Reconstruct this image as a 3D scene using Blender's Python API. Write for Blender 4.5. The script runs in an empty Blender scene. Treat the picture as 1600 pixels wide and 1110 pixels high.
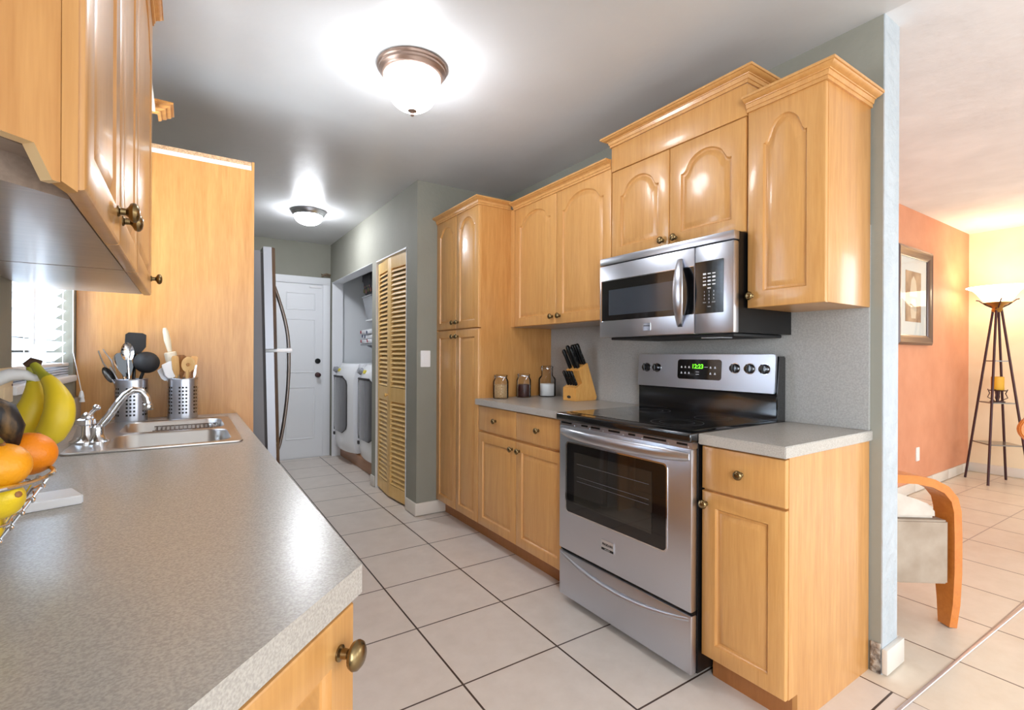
import bpy, bmesh, math, random
from mathutils import Vector, Matrix
random.seed(7)
SC = bpy.context.scene
COL = SC.collection
PI = math.pi

# ---------------------------------------------------------------- camera
cam_d = bpy.data.cameras.new('camera')
cam = bpy.data.objects.new('camera', cam_d)
COL.objects.link(cam)
cam_d.sensor_fit = 'HORIZONTAL'
cam_d.sensor_width = 36.0
cam_d.lens = 765.33 / 1600 * 36.0
cam_d.clip_start = 0.02
cam.location = (0, 0, 1.1961)
YAW = math.radians(33.529)
cam.rotation_euler = (Matrix.Rotation(-YAW, 4, 'Z') @ Matrix.Rotation(PI / 2, 4, 'X')
                      @ Matrix.Rotation(math.radians(0.26), 4, 'Z')).to_euler()
SC.camera = cam

# ---------------------------------------------------------------- world, daylight, exposure
SC.view_settings.view_transform = 'Standard'
SC.view_settings.look = 'None'
SC.view_settings.gamma = 1.0
SC.view_settings.use_curve_mapping = False
SC.view_settings.exposure = 0.30
SC.cycles.max_bounces = 10
SC.cycles.diffuse_bounces = 5
SC.cycles.glossy_bounces = 5
SC.cycles.transmission_bounces = 8
SC.cycles.transparent_max_bounces = 12
SC.cycles.sample_clamp_indirect = 6.0
SC.cycles.caustics_reflective = False
SC.cycles.caustics_refractive = False
SC.cycles.use_denoising = True

W = bpy.data.worlds.new('sky')
SC.world = W
W.use_nodes = True
bg = W.node_tree.nodes['Background']
bg.inputs[0].default_value = (0.80, 0.90, 1.0, 1)
bg.inputs[1].default_value = 1.8


def area(name, loc, rot, sx, sy, power, color):
    l = bpy.data.lights.new(name, 'AREA')
    l.shape = 'RECTANGLE'; l.size = sx; l.size_y = sy; l.energy = power; l.color = color
    o = bpy.data.objects.new(name, l); COL.objects.link(o)
    o.location = loc; o.rotation_euler = rot
    return o


# area lamps added as daylight at assumed unseen openings, and at the kitchen window
area('daylight_assumed_door', (1.3, -3.44, 1.2), (PI / 2, 0, 0), 2.9, 2.1, 30, (0.88, 0.94, 1.0))
area('daylight_assumed_rear_window', (4.8, -3.44, 1.3), (PI / 2, 0, 0), 2.4, 1.7, 42, (0.90, 0.95, 1.0))
area('daylight_east_window', (6.80, -1.5, 1.25), (0, PI / 2, 0), 1.6, 1.5, 36, (0.86, 0.93, 1.0))
area('daylight_kitchen_window', (-0.52, 2.2, 1.6), (0, -PI / 2, 0), 0.9, 0.75, 45, (0.86, 0.94, 1.0))
area('daylight_added_side_window', (-0.36, -1.75, 1.35), (0, -PI / 2, 0), 1.5, 2.2, 100, (0.88, 0.94, 1.0))  # unseen side window, added to brighten the aisle-facing cabinets

LAMP_KITCHEN, LAMP_HALL, LAMP_TORCH = 34.0, 100.0, 10.0


# ---------------------------------------------------------------- materials
def lin(c):
    return tuple((v / 12.92 if v <= 0.04045 else ((v + 0.055) / 1.055) ** 2.4) for v in [x / 255 for x in c]) + (1,)


def mat(name, rgb, rough=0.5, metal=0.0, spec=None, coat=0.0, trans=0.0, ior=None, emit=None, estr=0.0):
    m = bpy.data.materials.new(name); m.use_nodes = True
    b = m.node_tree.nodes['Principled BSDF']
    b.inputs['Base Color'].default_value = lin(rgb)
    b.inputs['Roughness'].default_value = rough
    b.inputs['Metallic'].default_value = metal
    if spec is not None: b.inputs['Specular IOR Level'].default_value = spec
    if coat: b.inputs['Coat Weight'].default_value = coat; b.inputs['Coat Roughness'].default_value = 0.12
    if trans: b.inputs['Transmission Weight'].default_value = trans
    if ior: b.inputs['IOR'].default_value = ior
    if emit: b.inputs['Emission Color'].default_value = lin(emit); b.inputs['Emission Strength'].default_value = estr
    return m


def nd(m, t, **kw):
    n = m.node_tree.nodes.new(t)
    for k, v in kw.items(): setattr(n, k, v)
    return n


def lk(m, a, b): m.node_tree.links.new(a, b)


def bsdf(m): return m.node_tree.nodes['Principled BSDF']


def add_noise(m, c1, c2, scale=(8, 8, 8), nscale=5.0, detail=4, lo=0.3, hi=0.7, bump=0.0, bscale=None, coord='Object', dist=0.01):
    tc = nd(m, 'ShaderNodeTexCoord'); mp = nd(m, 'ShaderNodeMapping')
    mp.inputs['Scale'].default_value = scale
    lk(m, tc.outputs[coord], mp.inputs[0])
    nz = nd(m, 'ShaderNodeTexNoise'); nz.inputs['Scale'].default_value = nscale; nz.inputs['Detail'].default_value = detail
    lk(m, mp.outputs[0], nz.inputs['Vector'])
    cr = nd(m, 'ShaderNodeValToRGB')
    cr.color_ramp.elements[0].position = lo; cr.color_ramp.elements[0].color = lin(c1)
    cr.color_ramp.elements[1].position = hi; cr.color_ramp.elements[1].color = lin(c2)
    lk(m, nz.outputs['Fac'], cr.inputs[0]); lk(m, cr.outputs[0], bsdf(m).inputs['Base Color'])
    if bump:
        bn = nd(m, 'ShaderNodeBump'); bn.inputs['Strength'].default_value = bump; bn.inputs['Distance'].default_value = dist
        src = nz
        if bscale:
            src = nd(m, 'ShaderNodeTexNoise'); src.inputs['Scale'].default_value = bscale; src.inputs['Detail'].default_value = 3
            lk(m, tc.outputs[coord], src.inputs['Vector'])
        lk(m, src.outputs['Fac'], bn.inputs['Height']); lk(m, bn.outputs[0], bsdf(m).inputs['Normal'])
    return m


def wood(name, c1, c2, rough=0.35, coat=0.3, scale=(22, 22, 1.6)):
    m = mat(name, c1, rough, coat=coat)
    tc = nd(m, 'ShaderNodeTexCoord'); mp = nd(m, 'ShaderNodeMapping'); mp.inputs['Scale'].default_value = scale
    lk(m, tc.outputs['Object'], mp.inputs[0])
    n1 = nd(m, 'ShaderNodeTexNoise'); n1.inputs['Scale'].default_value = 1.6; n1.inputs['Detail'].default_value = 6
    n1.inputs['Distortion'].default_value = 0.9
    n2 = nd(m, 'ShaderNodeTexNoise'); n2.inputs['Scale'].default_value = 9.0; n2.inputs['Detail'].default_value = 3
    lk(m, mp.outputs[0], n1.inputs['Vector']); lk(m, mp.outputs[0], n2.inputs['Vector'])
    mx = nd(m, 'ShaderNodeMix'); mx.data_type = 'FLOAT'; mx.inputs[0].default_value = 0.35
    lk(m, n1.outputs['Fac'], mx.inputs[2]); lk(m, n2.outputs['Fac'], mx.inputs[3])
    cr = nd(m, 'ShaderNodeValToRGB')
    cr.color_ramp.elements[0].position = 0.32; cr.color_ramp.elements[0].color = lin(c1)
    cr.color_ramp.elements[1].position = 0.68; cr.color_ramp.elements[1].color = lin(c2)
    lk(m, mx.outputs[0], cr.inputs[0]); lk(m, cr.outputs[0], bsdf(m).inputs['Base Color'])
    return m


def tile(name, x0, y0, s, phi, wx, wy, gx, gy, base1, base2):
    """square floor tiles: wx / gx = width and colour of the joints lying at constant x, wy / gy at constant y"""
    m = mat(name, base1, 0.32, spec=0.4)
    tc = nd(m, 'ShaderNodeTexCoord'); mp = nd(m, 'ShaderNodeMapping'); mp.vector_type = 'TEXTURE'
    mp.inputs['Location'].default_value = (x0, y0, 0); mp.inputs['Rotation'].default_value = (0, 0, phi)
    mp.inputs['Scale'].default_value = (s, s, 1)
    lk(m, tc.outputs['Object'], mp.inputs[0])
    sp = nd(m, 'ShaderNodeSeparateXYZ'); lk(m, mp.outputs[0], sp.inputs[0])
    fac = []
    for ax, w in ((0, wx), (1, wy)):
        a = nd(m, 'ShaderNodeMath', operation='PINGPONG'); a.inputs[1].default_value = 0.5
        lk(m, sp.outputs[ax], a.inputs[0])
        b = nd(m, 'ShaderNodeMath', operation='LESS_THAN'); b.inputs[1].default_value = w / s / 2
        lk(m, a.outputs[0], b.inputs[0]); fac.append(b)
    nz = nd(m, 'ShaderNodeTexNoise'); nz.inputs['Scale'].default_value = 9; nz.inputs['Detail'].default_value = 8
    nz.inputs['Roughness'].default_value = 0.65
    lk(m, tc.outputs['Object'], nz.inputs['Vector'])
    cr = nd(m, 'ShaderNodeValToRGB')
    cr.color_ramp.elements[0].position = 0.3; cr.color_ramp.elements[0].color = lin(base1)
    cr.color_ramp.elements[1].position = 0.7; cr.color_ramp.elements[1].color = lin(base2)
    lk(m, nz.outputs['Fac'], cr.inputs[0])
    last = cr.outputs[0]
    for b, g in ((fac[0], gx), (fac[1], gy)):
        mx = nd(m, 'ShaderNodeMix'); mx.data_type = 'RGBA'
        lk(m, b.outputs[0], mx.inputs[0]); lk(m, last, mx.inputs[6]); mx.inputs[7].default_value = lin(g)
        last = mx.outputs[2]
    lk(m, last, bsdf(m).inputs['Base Color'])
    mxx = nd(m, 'ShaderNodeMath', operation='MAXIMUM'); lk(m, fac[0].outputs[0], mxx.inputs[0]); lk(m, fac[1].outputs[0], mxx.inputs[1])
    inv = nd(m, 'ShaderNodeMath', operation='SUBTRACT'); inv.inputs[0].default_value = 1.0; lk(m, mxx.outputs[0], inv.inputs[1])
    bn = nd(m, 'ShaderNodeBump'); bn.inputs['Strength'].default_value = 0.4; bn.inputs['Distance'].default_value = 0.002
    lk(m, inv.outputs[0], bn.inputs['Height']); lk(m, bn.outputs[0], bsdf(m).inputs['Normal'])
    return m


M = {}
M['maple'] = wood('maple', (193, 139, 78), (210, 158, 95))
M['maple_panel'] = wood('maple_panel', (184, 127, 66), (207, 153, 90))
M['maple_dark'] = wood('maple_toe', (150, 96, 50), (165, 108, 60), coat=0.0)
M['maple_pale'] = mat('maple_edge', (240, 205, 155), 0.5)
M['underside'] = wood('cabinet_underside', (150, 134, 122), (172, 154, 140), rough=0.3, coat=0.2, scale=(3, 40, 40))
M['white_edge'] = mat('white_edge', (240, 238, 232), 0.4)
M['particle'] = add_noise(mat('particle_board', (190, 150, 110), 0.8), (165, 125, 90), (215, 180, 140), nscale=180, scale=(1, 1, 1))
M['wall'] = add_noise(mat('grey_green_paint', (140, 139, 128), 0.75), (140, 139, 128), (147, 146, 135), scale=(1, 1, 1), nscale=2.5, bump=0.25, bscale=35, dist=0.006)
M['wall_end'] = add_noise(mat('pale_grey_paint', (172, 180, 186), 0.6), (172, 180, 186), (184, 191, 197), scale=(1, 1, .35), nscale=14, bump=0.9, bscale=22, dist=0.012)
M['ceil'] = add_noise(mat('ceiling_paint', (206, 207, 208), 0.36), (198, 199, 200), (210, 211, 212), scale=(1, 1, 1), nscale=1.2, bump=0.3, bscale=9, dist=0.008)
M['ceil_white'] = add_noise(mat('ceiling_white', (226, 227, 229), 0.8), (219, 220, 222), (234, 235, 237), scale=(1, 1, 1), nscale=3, bump=0.35, bscale=16, dist=0.008)
M['terracotta'] = add_noise(mat('terracotta_paint', (206, 140, 106), 0.6), (200, 134, 100), (212, 147, 113), scale=(1, 1, 1), nscale=4, bump=0.3, bscale=16, dist=0.006)
M['cream'] = add_noise(mat('cream_paint', (238, 222, 190), 0.7), (234, 217, 184), (242, 227, 197), scale=(1, 1, 1), nscale=4, bump=0.2, bscale=20, dist=0.005)
M['closet'] = mat('closet_white_paint', (222, 225, 228), 0.7)
M['white'] = mat('white_paint', (232, 234, 238), 0.45)
M['white_gloss'] = mat('white_enamel', (236, 238, 242), 0.25, coat=0.4)
M['white_plastic'] = mat('white_plastic', (238, 238, 240), 0.35)
M['almond'] = mat('almond_plastic', (228, 208, 172), 0.4)
M['counter'] = add_noise(mat('grey_laminate', (165, 160, 152), 0.27), (164, 159, 152), (186, 180, 172), scale=(1, 1, 1), nscale=330, detail=2, lo=.35, hi=.65)
M['splash'] = add_noise(mat('grey_laminate_sheet', (166, 165, 162), 0.45), (158, 157, 154), (174, 173, 170), scale=(1, 1, 1), nscale=160, detail=2, lo=.35, hi=.65)
M['tile_k'] = tile('kitchen_floor_tile', 0.8378, 1.5745, 0.4329, -0.0037, .0078, .0070, (62, 46, 38), (70, 54, 46), (210, 199, 189), (220, 210, 201))
M['tile_l'] = tile('living_floor_tile', 2.530, 0.640, 0.4329, -0.03, .007, .006, (92, 68, 54), (168, 150, 140), (214, 200, 182), (224, 212, 196))
M['tile_base'] = mat('tile_baseboard', (216, 209, 200), 0.35)
M['tile_base_edge'] = mat('tile_joint', (120, 104, 92), 0.7)
M['steel'] = mat('brushed_steel', (202, 205, 214), 0.30, metal=1.0)
M['steel_dark'] = mat('dark_steel', (120, 112, 106), 0.35, metal=1.0)  # darker steel for the fridge handles and sink rack
M['fridge_steel'] = mat('fridge_steel', (150, 151, 157), 0.38, metal=1.0)
M['sink_steel'] = mat('sink_steel', (196, 192, 188), 0.30, metal=1.0)
M['chrome'] = mat('chrome', (225, 226, 230), 0.06, metal=1.0)
M['brass'] = mat('antique_brass', (134, 114, 80), 0.26, metal=1.0)
M['bronze'] = mat('bronze_lamp_ring', (148, 126, 114), 0.35, metal=0.7)
M['black_gloss'] = mat('black_glass', (10, 10, 12), 0.04, coat=0.6)
M['black_enamel'] = mat('black_enamel', (14, 14, 17), 0.10, coat=0.6)
M['black'] = mat('black_plastic', (13, 13, 14), 0.3, spec=0.3)
M['black_matte'] = mat('black_matte', (28, 28, 30), 0.6)
M['gasket'] = mat('dark_gasket', (44, 42, 44), 0.6)
M['grey_side'] = mat('fridge_side_grey', (110, 112, 118), 0.5)
M['glass'] = mat('clear_glass', (250, 252, 252), 0.02)
m = M['glass']; out_ = m.node_tree.nodes['Material Output']
tr = nd(m, 'ShaderNodeBsdfTransparent'); tr.inputs[0].default_value = (.985, .99, .99, 1)
gl = nd(m, 'ShaderNodeBsdfGlossy'); gl.inputs['Roughness'].default_value = 0.03
fz = nd(m, 'ShaderNodeFresnel'); fz.inputs[0].default_value = 1.18
mxs = nd(m, 'ShaderNodeMixShader')
lk(m, fz.outputs[0], mxs.inputs[0]); lk(m, tr.outputs[0], mxs.inputs[1]); lk(m, gl.outputs[0], mxs.inputs[2]); lk(m, mxs.outputs[0], out_.inputs[0])
M['smoke'] = mat('smoked_window', (92, 92, 98), 0.08, coat=0.5)
M['oven_glass'] = mat('oven_window', (40, 38, 34), 0.03, coat=0.8)
M['mw_glass'] = mat('microwave_window', (52, 58, 66), 0.10, coat=0.8)
M['green_led'] = mat('green_digits', (120, 255, 40), 0.5, emit=(120, 255, 40), estr=0.9)
M['print'] = mat('white_print', (225, 225, 228), 0.5)
M['print_dark'] = mat('dark_print', (40, 40, 44), 0.5)
M['louver'] = wood('pine_louver', (222, 178, 104), (236, 197, 128), rough=0.5, coat=0.1, scale=(20, 20, 2))
M['orange'] = add_noise(mat('orange_peel', (250, 140, 20), 0.36), (248, 128, 8), (252, 150, 20), scale=(1, 1, 1), nscale=8, bump=0.35, bscale=320, dist=0.002)
M['orange_pale'] = add_noise(mat('orange_peel_pale', (252, 165, 25), 0.36), (252, 156, 10), (252, 172, 30), scale=(1, 1, 1), nscale=8, bump=0.35, bscale=320, dist=0.002)
M['lemon'] = add_noise(mat('lemon_peel', (248, 208, 40), 0.38), (244, 198, 20), (250, 216, 50), scale=(1, 1, 1), nscale=8, bump=0.3, bscale=260, dist=0.002)
M['banana'] = add_noise(mat('banana_peel', (228, 196, 40), 0.45), (236, 204, 40), (216, 190, 46), scale=(1, 1, 1), nscale=14)
M['banana_stem'] = mat('banana_stem', (166, 164, 46), 0.5)
M['banana_tip'] = mat('banana_tip', (70, 46, 26), 0.7)
M['plantain'] = add_noise(mat('plantain_peel', (40, 28, 24), 0.5), (24, 18, 18), (120, 90, 50), scale=(8, 8, 2), nscale=9, lo=.5, hi=.72)
M['block_wood'] = wood('knife_block_wood', (214, 150, 72), (232, 176, 98), scale=(30, 30, 4))
M['spoon_wood'] = wood('utensil_wood', (206, 158, 96), (222, 180, 118), rough=0.6, coat=0, scale=(30, 30, 5))
M['spoon_dark'] = wood('utensil_dark_wood', (120, 76, 36), (170, 112, 56), rough=0.5, coat=0.1, scale=(40, 40, 5))
M['pin_wood'] = wood('rolling_pin_wood', (226, 212, 184), (236, 224, 200), rough=0.6, coat=0, scale=(30, 30, 5))
M['oats'] = add_noise(mat('oats', (196, 160, 112), 0.9), (170, 130, 85), (216, 182, 136), scale=(1, 1, 1), nscale=150)
M['beans'] = add_noise(mat('dark_beans', (50, 24, 22), 0.5), (30, 14, 14), (84, 42, 36), scale=(1, 1, 1), nscale=110)
M['flour'] = mat('white_powder', (240, 240, 240), 0.9)
M['platform'] = wood('platform_wood', (150, 100, 62), (170, 116, 74), coat=0, scale=(20, 2, 20))
M['arm_wood'] = wood('bentwood', (196, 112, 42), (212, 130, 56), rough=0.3, coat=0.4, scale=(10, 10, 10))
M['suede'] = add_noise(mat('beige_suede', (168, 150, 132), 0.9), (156, 138, 120), (178, 162, 145), scale=(1, 1, 1), nscale=9)
M['cushion'] = add_noise(mat('cream_cushion', (206, 194, 180), 0.8), (196, 184, 170), (214, 204, 192), scale=(1, 1, 1), nscale=12)
M['frame_wood'] = mat('dark_mahogany', (74, 46, 42), 0.3, coat=0.4)
M['picture_mat'] = mat('picture_mount', (232, 232, 226), 0.6)
M['print_art'] = add_noise(mat('faded_print', (196, 160, 124), 0.5), (150, 112, 84), (214, 180, 146), scale=(1, 1, 1), nscale=7)
M['print_vase'] = mat('pale_print', (224, 206, 180), 0.6)
M['lamp_metal'] = mat('dark_bronze_metal', (70, 46, 48), 0.4, metal=0.6)
M['lamp_gold'] = mat('gold_collar', (170, 130, 66), 0.35, metal=0.8)
M['shelf_glass'] = mat('smoked_shelf', (120, 116, 108), 0.15)
M['candle'] = mat('yellow_candle', (230, 176, 50), 0.5)
M['brass_gold'] = mat('gold_finial', (208, 160, 44), 0.3, metal=0.8)
M['blind'] = mat('white_blind', (238, 242, 248), 0.5)
m = M['blind']; out_ = m.node_tree.nodes['Material Output']
tl = nd(m, 'ShaderNodeBsdfTranslucent'); tl.inputs[0].default_value = (.86, .90, .95, 1)
mxs = nd(m, 'ShaderNodeMixShader'); mxs.inputs[0].default_value = 0.55
lk(m, bsdf(m).outputs[0], mxs.inputs[1]); lk(m, tl.outputs[0], mxs.inputs[2]); lk(m, mxs.outputs[0], out_.inputs[0])
M['trimstrip'] = mat('metal_threshold', (196, 184, 184), 0.35, metal=0.6)
M['dotbag'] = mat('dark_bag', (30, 26, 34), 0.6)
M['dot_a'] = mat('dot_olive', (126, 122, 62), 0.6)
M['dot_b'] = mat('dot_rose', (150, 96, 84), 0.6)
M['frost'] = mat('frosted_plastic', (196, 200, 206), 0.25, trans=0.35, ior=1.3)
M['red'] = mat('red_print', (166, 40, 60), 0.5)
M['blue'] = mat('blue_print', (40, 52, 100), 0.5)
M['iron_grey'] = mat('iron_grey', (140, 144, 150), 0.4)
M['cable'] = mat('tan_cable', (122, 104, 84), 0.6)
M['rubble'] = add_noise(mat('broken_plaster', (120, 104, 90), 0.9), (60, 44, 36), (190, 178, 164), scale=(1, 1, 1), nscale=40, bump=1.0, dist=0.02)
M['lamp_glass'] = mat('lit_white_glass', (255, 255, 255), 0.3, emit=(244, 248, 255), estr=LAMP_KITCHEN)
M['lamp_glass2'] = mat('lit_white_glass_hall', (255, 255, 255), 0.3, emit=(244, 248, 255), estr=LAMP_HALL)
M['torch_glass'] = mat('lit_warm_glass', (255, 240, 210), 0.4, emit=(255, 230, 192), estr=LAMP_TORCH)
M['outdoor'] = mat('ground_outside', (150, 150, 140), 0.9)
M['yellow_label'] = mat('yellow_label', (230, 214, 60), 0.5)
M['dial_grey'] = mat('grey_plastic', (150, 152, 158), 0.35)  # plain grey of the washer and dryer dials

# brushed look: faint stretched noise on the steel's roughness
for k, sc_ in (('steel', (3, 3, 160)),):
    m = M[k]
    tc = nd(m, 'ShaderNodeTexCoord'); mp = nd(m, 'ShaderNodeMapping'); mp.inputs['Scale'].default_value = sc_
    nz = nd(m, 'ShaderNodeTexNoise'); nz.inputs['Scale'].default_value = 4
    mr = nd(m, 'ShaderNodeMapRange'); mr.inputs[3].default_value = 0.26; mr.inputs[4].default_value = 0.36
    lk(m, tc.outputs['Object'], mp.inputs[0]); lk(m, mp.outputs[0], nz.inputs['Vector']); lk(m, nz.outputs['Fac'], mr.inputs[0])
    lk(m, mr.outputs[0], bsdf(m).inputs['Roughness'])

# ---------------------------------------------------------------- building helpers
OFF = {}


def thing(name, label, cat, loc=(0, 0, 0), rot=(0, 0, 0), group=None):
    o = bpy.data.objects.new(name, None); COL.objects.link(o)
    o.empty_display_size = 0.05
    o.location = loc; o.rotation_euler = rot
    o['label'] = label; o['category'] = cat
    if group: o['group'] = group
    OFF[o] = Vector(loc)
    return o


def tag(o, label, cat, group=None):
    o['label'] = label; o['category'] = cat
    if group: o['group'] = group
    return o


def dup(root, loc, label=None, rot=None):
    r = root.copy(); COL.objects.link(r); r.location = loc
    if rot: r.rotation_euler = rot
    if label: r['label'] = label
    OFF[r] = Vector(loc)
    for ch in list(root.children):
        c = ch.copy(); COL.objects.link(c); c.parent = r
        for g in ch.children:
            d = g.copy(); COL.objects.link(d); d.parent = c
    return r


def P_world(u, v, w): return Vector((u, v, w))


def plane(origin, U, V, N):
    o = Vector(origin); U = Vector(U); V = Vector(V); N = Vector(N)
    return lambda u, v, w: o + U * u + V * v + N * w


class MB:
    def __init__(s): s.bm = bmesh.new(); s.mats = []; s.mi = 0

    def use(s, m):
        if m not in s.mats: s.mats.append(m)
        s.mi = s.mats.index(m); return s

    def face(s, vs):
        try:
            f = s.bm.faces.new(vs); f.material_index = s.mi; return f
        except ValueError: return None

    def v(s, p): return s.bm.verts.new(p)

    def box(s, x0, x1, y0, y1, z0, z1, bevel=0.0, P=P_world, seg=2):
        vs = [s.v(P(x, y, z)) for z in (z0, z1) for y in (y0, y1) for x in (x0, x1)]
        fs = [s.face([vs[i] for i in q]) for q in ((0, 2, 3, 1), (4, 5, 7, 6), (0, 1, 5, 4), (2, 6, 7, 3), (0, 4, 6, 2), (1, 3, 7, 5))]
        if bevel:
            es = list({e for f in fs for e in f.edges})
            r = bmesh.ops.bevel(s.bm, geom=es, offset=bevel, segments=seg, affect='EDGES', profile=0.5)
            for f in r['faces']: f.material_index = s.mi
        return s

    def loops(s, ls, closed=True, cap0=False, cap1=False):
        """bridge a list of equal-length vertex rings"""
        rings = [[s.v(p) for p in l] for l in ls]
        for a, b in zip(rings, rings[1:]):
            n = len(a); rng = range(n) if closed else range(n - 1)
            for i in rng: s.face([a[i], a[(i + 1) % n], b[(i + 1) % n], b[i]])
        if cap0: s.face(rings[0][::-1])
        if cap1: s.face(rings[-1])
        return rings

    def prism(s, pts, w0, w1, P=P_world, bevel=0.0):
        """polygon in u,v extruded along w"""
        r = s.loops([[P(u, v, w0) for u, v in pts], [P(u, v, w1) for u, v in pts]], cap0=True, cap1=True)
        if bevel:
            es = list({e for ring in r for vv in ring for e in vv.link_edges})
            q = bmesh.ops.bevel(s.bm, geom=es, offset=bevel, segments=2, affect='EDGES')
            for f in q['faces']: f.material_index = s.mi
        return s

    def lathe(s, prof, P=P_world, n=28, c=(0, 0), cap0=True, cap1=True, sx=1.0, sy=1.0):
        """prof: (r, w) pairs; axis along w of P, centre (u, v)"""
        ls = []
        for r, w in prof:
            ls.append([P(c[0] + max(r, 1e-4) * sx * math.cos(2 * PI * i / n), c[1] + max(r, 1e-4) * sy * math.sin(2 * PI * i / n), w) for i in range(n)])
        s.loops(ls, cap0=cap0, cap1=cap1)
        return s

    def tube(s, pts, r, n=10, cap=True, flat=1.0, up=None):
        pts = [Vector(p) for p in pts]
        R = r if isinstance(r, (list, tuple)) else [r] * len(pts)
        t0 = (pts[1] - pts[0]).normalized()
        ref = Vector(up) if up else (Vector((0, 0, 1)) if abs(t0.z) < 0.9 else Vector((1, 0, 0)))
        nrm = (ref - t0 * ref.dot(t0)).normalized()
        ls = []
        for i, p in enumerate(pts):
            if i == 0: t = t0
            elif i == len(pts) - 1: t = (pts[i] - pts[i - 1]).normalized()
            else: t = ((pts[i] - pts[i - 1]).normalized() + (pts[i + 1] - pts[i]).normalized()).normalized()
            nrm = (nrm - t * nrm.dot(t)).normalized(); b = t.cross(nrm)
            ls.append([p + nrm * (R[i] * flat * math.cos(2 * PI * k / n)) + b * (R[i] * math.sin(2 * PI * k / n)) for k in range(n)])
        s.loops(ls, cap0=cap, cap1=cap)
        return s

    def ball(s, c, r, nu=20, nv=14, P=P_world):
        r = r if isinstance(r, (list, tuple)) else (r, r, r)
        ls = []
        for j in range(1, nv):
            a = -PI / 2 + PI * j / nv
            ls.append([P(c[0] + r[0] * math.cos(a) * math.cos(2 * PI * i / nu), c[1] + r[1] * math.cos(a) * math.sin(2 * PI * i / nu), c[2] + r[2] * math.sin(a)) for i in range(nu)])
        rg = s.loops(ls)
        for ring, sg in ((rg[0], -1), (rg[-1], 1)):
            a = s.v(P(c[0], c[1], c[2] + sg * r[2]))
            for i in range(nu):
                q = [ring[i], ring[(i + 1) % nu], a]
                s.face(q if sg > 0 else q[::-1])
        return s

    def sweep(s, prof, path, side=1, cap=True):
        """moulding: prof (out, z) swept along an x,y path with mitred corners; out to the side*right of travel"""
        pts = [Vector((p[0], p[1])) for p in path]
        ls = []
        for i, p in enumerate(pts):
            ns = []
            if i > 0: d = (pts[i] - pts[i - 1]).normalized(); ns.append(Vector((d.y, -d.x)) * side)
            if i < len(pts) - 1: d = (pts[i + 1] - pts[i]).normalized(); ns.append(Vector((d.y, -d.x)) * side)
            if len(ns) == 2:
                b = (ns[0] + ns[1]).normalized(); b = b / max(b.dot(ns[0]), 0.2)
            else: b = ns[0]
            ls.append([Vector((p.x + b.x * o, p.y + b.y * o, z)) for o, z in prof])
        s.loops(ls, cap0=cap, cap1=cap)
        return s

    def build(s, name, m=None, parent=None, smooth=40, kind=None):
        bm = s.bm
        bmesh.ops.recalc_face_normals(bm, faces=bm.faces[:])
        root = parent
        while root is not None and root.parent is not None: root = root.parent
        if root is not None and root in OFF and not getattr(s, 'local', False):
            bmesh.ops.translate(bm, verts=bm.verts[:], vec=-OFF[root])
        me = bpy.data.meshes.new(name); bm.to_mesh(me); bm.free()
        if m is not None: s.mats = [m] if not s.mats else s.mats
        for x in s.mats: me.materials.append(x)
        if smooth:
            for p in me.polygons: p.use_smooth = True
            me.set_sharp_from_angle(angle=math.radians(smooth))
        o = bpy.data.objects.new(name, me); COL.objects.link(o)
        if parent is not None: o.parent = parent
        if kind: o['kind'] = kind
        return o


class LMB(MB):
    local = True


def single(name, mb, m, label, cat, group=None, smooth=40):
    o = mb.build(name, m, None, smooth)
    return tag(o, label, cat, group)


def structure(name, mb, m=None, smooth=30):
    return mb.build(name, m, None, smooth, kind='structure')


def text(body, P, size, m, parent, name='lettering', align='CENTER', bold=0.0):
    cu = bpy.data.curves.new('t', 'FONT'); cu.body = body; cu.size = size; cu.align_x = align; cu.align_y = 'CENTER'
    cu.offset = bold; cu.resolution_u = 3
    to = bpy.data.objects.new('t', cu); COL.objects.link(to)
    dg = bpy.context.evaluated_depsgraph_get()
    me = bpy.data.meshes.new_from_object(to.evaluated_get(dg))
    bpy.data.objects.remove(to); bpy.data.curves.remove(cu)
    b = LMB() if False else MB()
    vs = [b.v(P(q.co.x, q.co.y, 0.0004)) for q in me.vertices]
    for p in me.polygons: b.face([vs[i] for i in p.vertices])
    bpy.data.meshes.remove(me)
    return b.build(name, m, parent, smooth=0)


def panel_loop(W, H, i, rise, n=22):
    pts = [(i, i), (W - i, i)]
    if rise <= 0:
        pts += [(W - i, H - i), (i, H - i)]
        return pts
    for k in range(n + 1):
        sx = k / n; t = abs(2 * sx - 1)
        x = t / 0.90
        if x >= 1: p = 0.0
        else:
            p = (math.sqrt(1 - .80 * x * x) - math.sqrt(.20)) / (1 - math.sqrt(.20))
            q = max(0.0, (x - .72) / .28); p *= 1 - q * q * (3 - 2 * q) * .75
        pts.append((W - i - (W - 2 * i) * sx, H - i - rise * (1 - p)))
    return pts


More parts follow.
